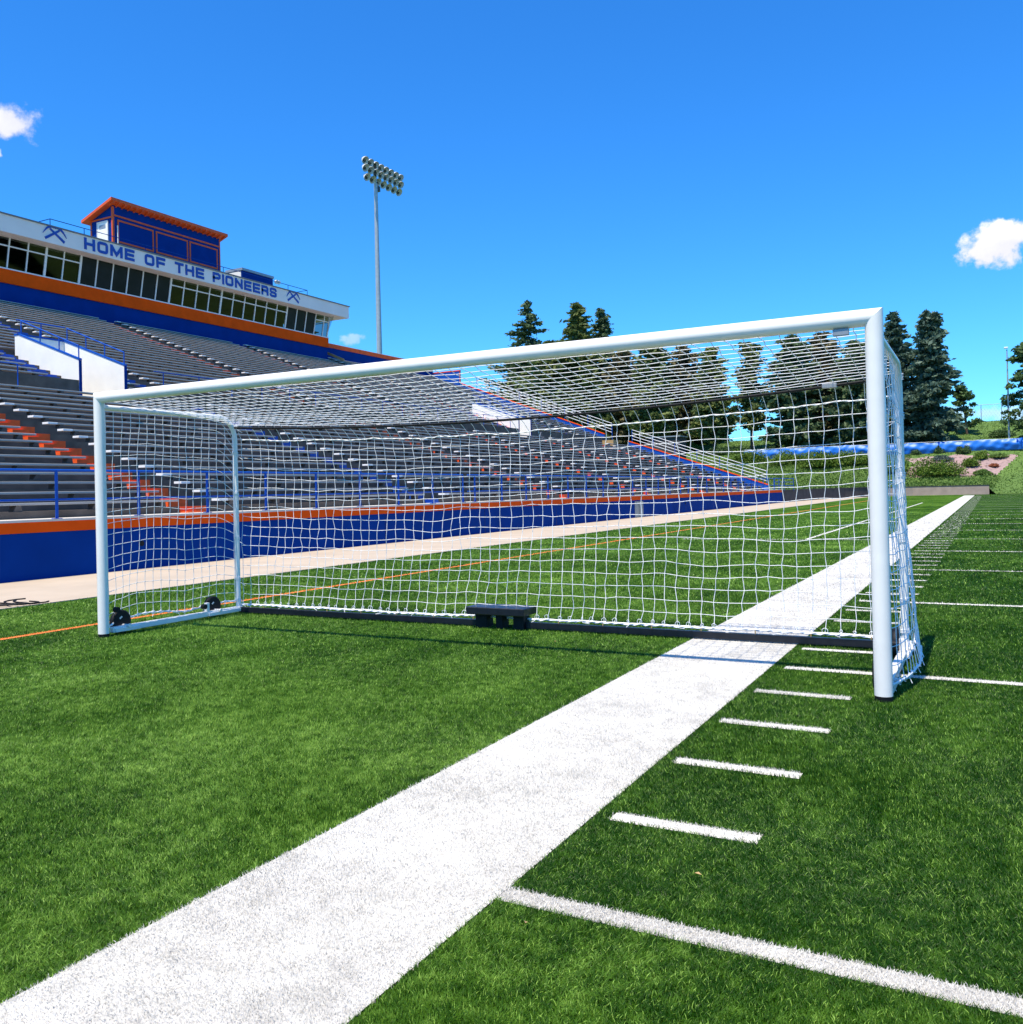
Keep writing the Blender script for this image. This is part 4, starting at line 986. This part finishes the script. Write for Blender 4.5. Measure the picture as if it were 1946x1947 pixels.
def shrub(x, y, rx, ry, h, label, m='juniper', seed=0, n=900, size=.10, name='shrub', group='shrubs in the rock bed'):
    rg = np.random.default_rng(seed); z = float(bank_z(np.array([x]), np.array([y]))[0]); t = thing(name, (x, y, z), label, 'shrub', group)
    P = []; lobes = [(rg.normal(0, .33)*rx, rg.normal(0, .33)*ry, .4+.6*rg.random()) for _ in range(9)]
    for (lx, ly, lh) in lobes:
        q = rg.normal(0, 1, (n//9, 3)); q /= np.linalg.norm(q, axis=1)[:, None]; q *= rg.random((n//9, 1))**.3
        P.append(np.stack([x+lx+q[:, 0]*rx*.58, y+ly+q[:, 1]*ry*.58, z+np.abs(q[:, 2])*h*lh*(.9)+.03], -1))
    P = np.concatenate(P); V, F = leaf_quads(P, size, rg, stretch=1.3); npmesh('foliage', V, F, m, parent=t)
    b = MB()
    for k in range(5): an = k*1.25; b.tube([(x, y, z-.1), (x+math.cos(an)*rx*.3, y+math.sin(an)*ry*.3, z+h*.45)], .03, 4, r2=.012)
    b.build('stem', 'bark', t, fixn=False); return t
# pixel (u, v of the 1946 px photograph) to a world point on the plane y = const, used only to find where things stand
def at(u, v, y):
    a = (u-CX)/FPX; b_ = -(v-CY)/FPX; d = fw+rt2*a+up2*b_; t = (y-CAM[1])/d.y; return Vector(CAM)+d*t
def tree_at(u, vtop, y, kind, wpx, label, seed, **kw):
    p = at(u, vtop, y); z = float(bank_z(np.array([p.x]), np.array([y]))[0]); dist = (p-Vector(CAM)).dot(fw)
    rb = wpx/2*dist/FPX
    return kind(p.x, y, z, p.z-z, rb, label, seed=seed, **kw)
tree_at(1003, 572, 138, conifer, 330, 'open branched spruce with thin pointed top, leftmost conifer above the crossbar', 1, m='spruce', sparse=1.15, low_=.03, shape=.95, size=.27)
tree_at(1097, 577, 134, conifer, 200, 'dense dark spruce just right of the open branched spruce', 2, m='pine', sparse=2.4, low_=.04, shape=.8, size=.30)
tree_at(1143, 588, 140, conifer, 170, 'slim spruce with narrow tip behind the dense dark spruce', 3, m='spruce', sparse=1.6, low_=.04, shape=.85, size=.28)
tree_at(1048, 650, 132, conifer, 190, 'broad green spruce low between the first two conifers seen through the net', 4, m='pine', sparse=2.2, low_=.03, shape=.42, size=.32)
tree_at(985, 668, 136, conifer, 100, 'short spruce at the left end of the conifer row behind the stand', 17, m='pine', sparse=2.0, low_=.03, shape=.45)
tree_at(1180, 668, 136, conifer, 100, 'brownish pine beside the slim spruce', 5, m='brown_pine', low_=.08, sparse=2.2, shape=.38, droop=.05, size=.3)
tree_at(1240, 652, 133, conifer, 105, 'tall bare trunked pine second right of the slim spruce', 6, m='pine', low_=.16, sparse=2.0, shape=.36, droop=.0, size=.3)
tree_at(1300, 660, 137, conifer, 92, 'pine with thin brownish crown in the middle of the row', 7, m='brown_pine', low_=.18, sparse=1.9, shape=.36, droop=-.05, size=.3)
tree_at(1352, 662, 133, conifer, 84, 'dark pine before the sky gap left of the airy pine', 18, m='pine', low_=.12, sparse=2.0, shape=.38, droop=.0, size=.3)
tree_at(1425, 652, 134, conifer, 84, 'airy pine with bare trunk and sky showing on both sides', 8, m='pine', low_=.20, sparse=1.25, shape=.36, droop=-.05)
tree_at(1505, 640, 131, conifer, 120, 'big dark pine left of the right goal post', 9, m='spruce', low_=.06, sparse=2.6, shape=.40, size=.34)
tree_at(1562, 636, 135, conifer, 105, 'browning pine close behind the near end of the crossbar', 10, m='brown_pine', low_=.1, sparse=2.4, shape=.38, droop=.05, size=.32)
tree_at(1626, 650, 131, conifer, 130, 'dark green spruce partly behind the right goal post', 11, m='spruce', sparse=2.3, low_=.05, shape=.45, size=.32)
tree_at(1700, 595, 133, conifer, 180, 'large blue green spruce with blunt top right of the goal post', 12, m='blue_spruce', sparse=1.9, low_=.07, shape=.80, cap=.85, size=.30, droop=.38)
tree_at(1762, 594, 130, conifer, 150, 'large twin topped blue spruce with wide drooping boughs right of the goal', 13, m='blue_spruce', sparse=1.9, low_=.07, shape=.85, cap=.78, size=.30, droop=.38)
p = at(1779, 597, 130.5)
tree_at(1779, 597, 130.6, conifer, 60, 'second narrow tip of the twin topped blue spruce', 14, m='blue_spruce', sparse=1.4, low_=.35, shape=.7, size=.30)
tree_at(1215, 690, 146, conifer, 150, 'green spruce in the second row behind the brownish pine', 21, m='spruce', low_=.03, sparse=2.4, shape=.5, size=.3)
tree_at(1275, 700, 148, conifer, 120, 'spruce in the second row between the two tall middle pines', 22, m='pine', low_=.03, sparse=2.4, shape=.5, size=.3)
tree_at(1335, 705, 146, conifer, 110, 'spruce in the second row left of the sky gap', 23, m='spruce', low_=.03, sparse=2.2, shape=.5, size=.3)
tree_at(1100, 690, 144, conifer, 180, 'wide spruce in the second row below the dense dark spruce', 24, m='spruce', low_=.02, sparse=2.4, shape=.4, size=.3)
tree_at(1590, 690, 146, conifer, 150, 'spruce in the second row left of the right goal post', 25, m='pine', low_=.03, sparse=2.4, shape=.5, size=.3)
tree_at(1838, 732, 138, pine, 62, 'small wind shaped leafy tree on the crest by the tall thin pole', 15, m='leafy', base=.08, dens=1.0, name='small_tree', puff=.75, size=.22)
tree_at(1955, 648, 127, pine, 92, 'broad leafy tree cut by the right edge of the picture', 16, m='leafy', base=.05, dens=2.0, name='broadleaf_tree', puff=1.1)
def xy_on_bank(u, v):
    # walk outward until the ray meets the bank
    a = (u-CX)/FPX; b_ = -(v-CY)/FPX; d = fw+rt2*a+up2*b_; q = None
    for y in np.arange(108.5, 175, .05):
        t = (y-CAM[1])/d.y; q = Vector(CAM)+d*t
        if float(bank_z(np.array([q.x]), np.array([q.y]))[0]) >= q.z: return q.x, q.y
    return q.x, q.y
for i, (u, v, w_, h, m, lab) in enumerate([
    (1790, 905, 125, 2.6, 'juniper', 'big spreading yellow green juniper low in the rock bed'),
    (1793, 877, 38, .8, 'grey_shrub', 'low grey green shrub just above the big spreading juniper'),
    (1848, 888, 34, 1.2, 'juniper', 'round green shrub, lower of the pair right of the big juniper'),
    (1865, 874, 32, 1.2, 'juniper', 'round green shrub, upper of the pair right of the big juniper'),
    (1785, 862, 20, 1.1, 'leafy', 'small dark shrub against the blue tarp, middle one of the three there'),
    (1832, 862, 24, 1.3, 'leafy', 'dark shrub against the blue tarp above the rock bed, rightmost of the three there'),
    (1740, 864, 24, 1.1, 'leafy', 'dark shrub against the blue tarp nearest the goal post'),
    (1868, 903, 34, .7, 'cover', 'pale green low plant at the bottom of the rock bed'),
    (1900, 872, 44, .6, 'cover', 'pale yellow green low plant at the top right of the rock bed'),
    (1888, 888, 20, .4, 'red_shrub', 'tiny reddish plant in the rock bed'),
    (1700, 900, 60, 1.8, 'juniper', 'dark juniper right behind the goal post net'),
    (1625, 885, 80, 2.2, 'juniper', 'wide juniper left of the right goal post'),
    (1560, 890, 90, 2.6, 'juniper', 'large yellow green shrub seen through the net, second from the right post'),
    (1490, 885, 90, 2.4, 'juniper', 'large yellow green shrub in the middle of the hedge row seen through the net'),
    (1425, 880, 90, 2.2, 'juniper', 'yellow green shrub seen through the net beside the stand rails'),
    (1370, 865, 80, 2.0, 'leafy', 'dark green shrub left end of the tarp fence'),
    (1300, 858, 70, 1.6, 'juniper', 'shrub on the slope above the far end of the stand'),
    (1465, 862, 60, 1.4, 'leafy', 'dark shrub in front of the left part of the blue tarp'),
    (1590, 862, 40, 1.2, 'leafy', 'small dark shrub in front of the blue tarp seen through the net'),
    (1530, 835, 40, 1.4, 'red_shrub', 'reddish brown shrub under the browning pine'),
    (1905, 832, 50, 1.6, 'leafy', 'dark low bush at the foot of the tall thin pole')]):
    x, y = xy_on_bank(u, v); dist = (Vector((x, y, 2))-Vector(CAM)).dot(fw); rx = w_/2*dist/FPX
    shrub(x, y+min(rx, 1.6)*.3, rx, min(rx, 1.8), h, lab, m, 50+i, n=int(900+1100*rx), size=.10 if rx > 1.5 else .085)
# ground cover mat between wall and rock bed and rough grass on the bank
rg = np.random.default_rng(77); n = 26000; n = 60000; x = rg.uniform(-42, 3.2, n*2); y = rg.uniform(85, 126, n*2); d = bank_d(x, y); ok = (d > .3) & ((d < 8.2+.8*np.sin(x*1.3)) | (x < -7.2)) & (x < 1.2+.16*d)
x, y = x[ok], y[ok]; z = bank_z(x, y)+rg.random(len(x))*.16*(1+np.sin(x*1.7)*np.sin(y*1.1)); V, F = leaf_quads(np.stack([x, y, z], -1), .11, rg)
tag(npmesh('ground_cover_plants', V, F, 'cover'), kind='stuff')
n = 60000; x = rg.uniform(-50, 14, n); y = rg.uniform(108, 150, n); d = dist_wall(x, y); edge = np.interp(d, [7.0, 15.5], [1.4, 4.2]); ok = (d > .2) & ~((d < 15.6) & (x < edge)); x, y = x[ok], y[ok]
z = bank_z(x, y)+.03; V, F = leaf_quads(np.stack([x, y, z], -1), .10, rg, axis=np.tile([0, 0, .8], (len(x), 1)), stretch=.9)
tag(npmesh('rough_grass', V, F, 'cover'), kind='stuff')
# loose rocks in the bed
rb3 = MB()
for k in range(420):
    x = rg.uniform(-12, 4); y = rg.uniform(115, 124.5); dd_ = float(dist_wall(np.array([x]), np.array([y]))[0])
    if x < -7 or not (8.3 < dd_ < 15 and x < np.interp(dd_, [7, 15.5], [1.2, 4.0])): continue
    z = float(bank_z(np.array([x]), np.array([y]))[0]); s_ = rg.uniform(.06, .2)
    vs = [(x+s_*math.cos(a)*rg.uniform(.7, 1.1), y+s_*math.sin(a)*rg.uniform(.7, 1.1), z) for a in np.arange(6)*1.047]+[(x, y, z+s_*.6)]
    rb3.add(vs, [(i, (i+1) % 6, 6) for i in range(6)])
tag(rb3.build('loose_rocks', 'rock', fixn=False), kind='stuff')

# ================================================================== TARP FENCE, POLES, FAR FENCE
tf = thing('tarp_fence', (0, 126, 5), 'low fence draped in wrinkled bright blue tarpaulin above the rock bed', 'fence')
xs = np.arange(-28, 16.01, .16); rows = 9; V = np.zeros((len(xs), rows, 3))
for i, x in enumerate(xs):
    yb = 126.3+.0*x; zb = 5.06+.05*math.sin(x*.3)
    ztop = zb+1.32+.05*math.sin(x*1.6)+.03*math.sin(x*4.1)
    for j in range(rows):
        t = j/(rows-1); w_ = .10*math.sin(x*2.3+t*4)*math.sin(math.pi*t)+.07*math.sin(x*5.1-t*7)+.05*math.sin(x*1.1+t*11)
        V[i, j] = (x, yb-.05-.22*math.sin(math.pi*t)+w_*.55, zb+.02+(ztop-zb)*t)
idx = np.arange(len(xs)*rows).reshape(len(xs), rows); F = np.stack([idx[:-1, :-1], idx[1:, :-1], idx[1:, 1:], idx[:-1, 1:]], -1).reshape(-1, 4)
npmesh('tarpaulin', V.reshape(-1, 3), F, 'tarp', parent=tf, smooth=True)
for x in np.arange(-27, 16, 3.2):
    zb = float(bank_z(np.array([x]), np.array([126.3]))[0]); b = MB(); b.tube([(x, 126.45, zb-.2), (x, 126.45, zb+1.42)], .045, 8); b.build('post', 'galv', tf)
b = MB(); b.tube([(xs[0], 126.42, float(bank_z(np.array([0.]), np.array([126.3]))[0])+1.28), (xs[-1], 126.42, float(bank_z(np.array([0.]), np.array([126.3]))[0])+1.28)], .03, 6); b.build('top_rail', 'frame', tf)
p0 = at(1920, 838, 127.5); tp = thing('light_pole', (p0.x, 127.5, 5), 'tall thin pale pole with tiny lamp at the right edge beyond the tarp', 'lamp pole')
b = MB(); b.tube([(p0.x, 127.5, 5), (p0.x, 127.5, at(1920, 664, 127.5).z)], .13, 10, r2=.06); b.build('pole', 'galv', tp)
zt = at(1920, 662, 127.5).z; b = MB(); b.bbox(p0.x-.3, p0.x+.12, 127.3, 127.7, zt, zt+.18, .03); b.build('lamp_head', 'white_paint', tp)
cf = thing('chain_link_fence', (2, 150, 9.8), 'thin wire fence on the crest of the hill beside the small tree', 'fence')
z0 = 9.8; zt = at(1880, 769, 150).z
for u in (1866, 1905, 1944, 1790, 1828):
    x = at(u, 769, 150).x; b = MB(); b.tube([(x, 150, z0-.3), (x, 150, zt)], .045, 6); b.build('post', 'grey_metal', cf)
b = MB(); b.tube([(at(1790, 769, 150).x, 150, zt), (at(2100, 769, 150).x, 150, zt)], .035, 6); b.build('top_rail', 'grey_metal', cf)
b = MB(); xa = at(1790, 769, 150).x
for k in range(60):
    x = xa+k*.4; b.tube([(x, 150.02, z0), (x+1.6, 150.02, zt)], .006, 3, caps=False); b.tube([(x+1.6, 150.02, z0), (x, 150.02, zt)], .006, 3, caps=False)
b.build('wire_mesh', 'grey_metal', cf, fixn=False)
cb = thing('cable_pile', (-10.35, 4.95, 0), 'tangle of dark cables lying on the pale track at the left edge', 'cables')
rg5 = random.Random(9)
for k in range(5):
    b = MB(); b.tube([(-10.35+.32*math.sin(i*.5+k)+rg5.uniform(-.03, .03), 4.4+i*.07+.1*math.cos(i*.7+k*2), .014+.006*k) for i in range(16)], .011, 6); b.build('cable', 'black', cb)
q = at(1432, 806, 150); t = thing('street_lamp', (q.x, 150, 9.9), 'small dark park lamp between the pines on the crest', 'street lamp')
b = MB(); b.tube([(q.x, 150, 9.6), (q.x, 150, q.z)], .06, 8); b.build('pole', 'black', t); b = MB(); b.tube([(q.x, 150, q.z), (q.x, 150, q.z+.35)], .14, 10, r2=.3); b.build('lamp_head', 'black', t)
q = at(1560, 822, 160); t = thing('low_building', (q.x, 160, 9.9), 'small red brown roofed building glimpsed beneath the browning pine', 'building')
b = MB(); b.box(q.x-4, q.x+4, 159, 164, 9.5, q.z+.4); b.build('wall', 'brick', t); b = MB(); b.prism([(158.5, q.z+.41), (161.5, q.z+1.4), (164.5, q.z+.41)], 'x', q.x-4.4, q.x+4.4); b.build('roof', 'orange_trim', t)
q = at(1262, 850, 118); t = thing('brick_shed', (q.x, 118, 7), 'dark brown block structure beyond the far end of the stand', 'shed')
b = MB(); zz = float(bank_z(np.array([q.x]), np.array([118.]))[0]); b.box(q.x-2.2, q.x+2.2, 118, 121, zz-.3, q.z+1.3); b.build('wall', 'wall_dark', t); b = MB(); b.box(q.x-2.4, q.x+2.4, 117.8, 121.2, q.z+1.302, q.z+1.45); b.build('roof', 'grey_metal', t)
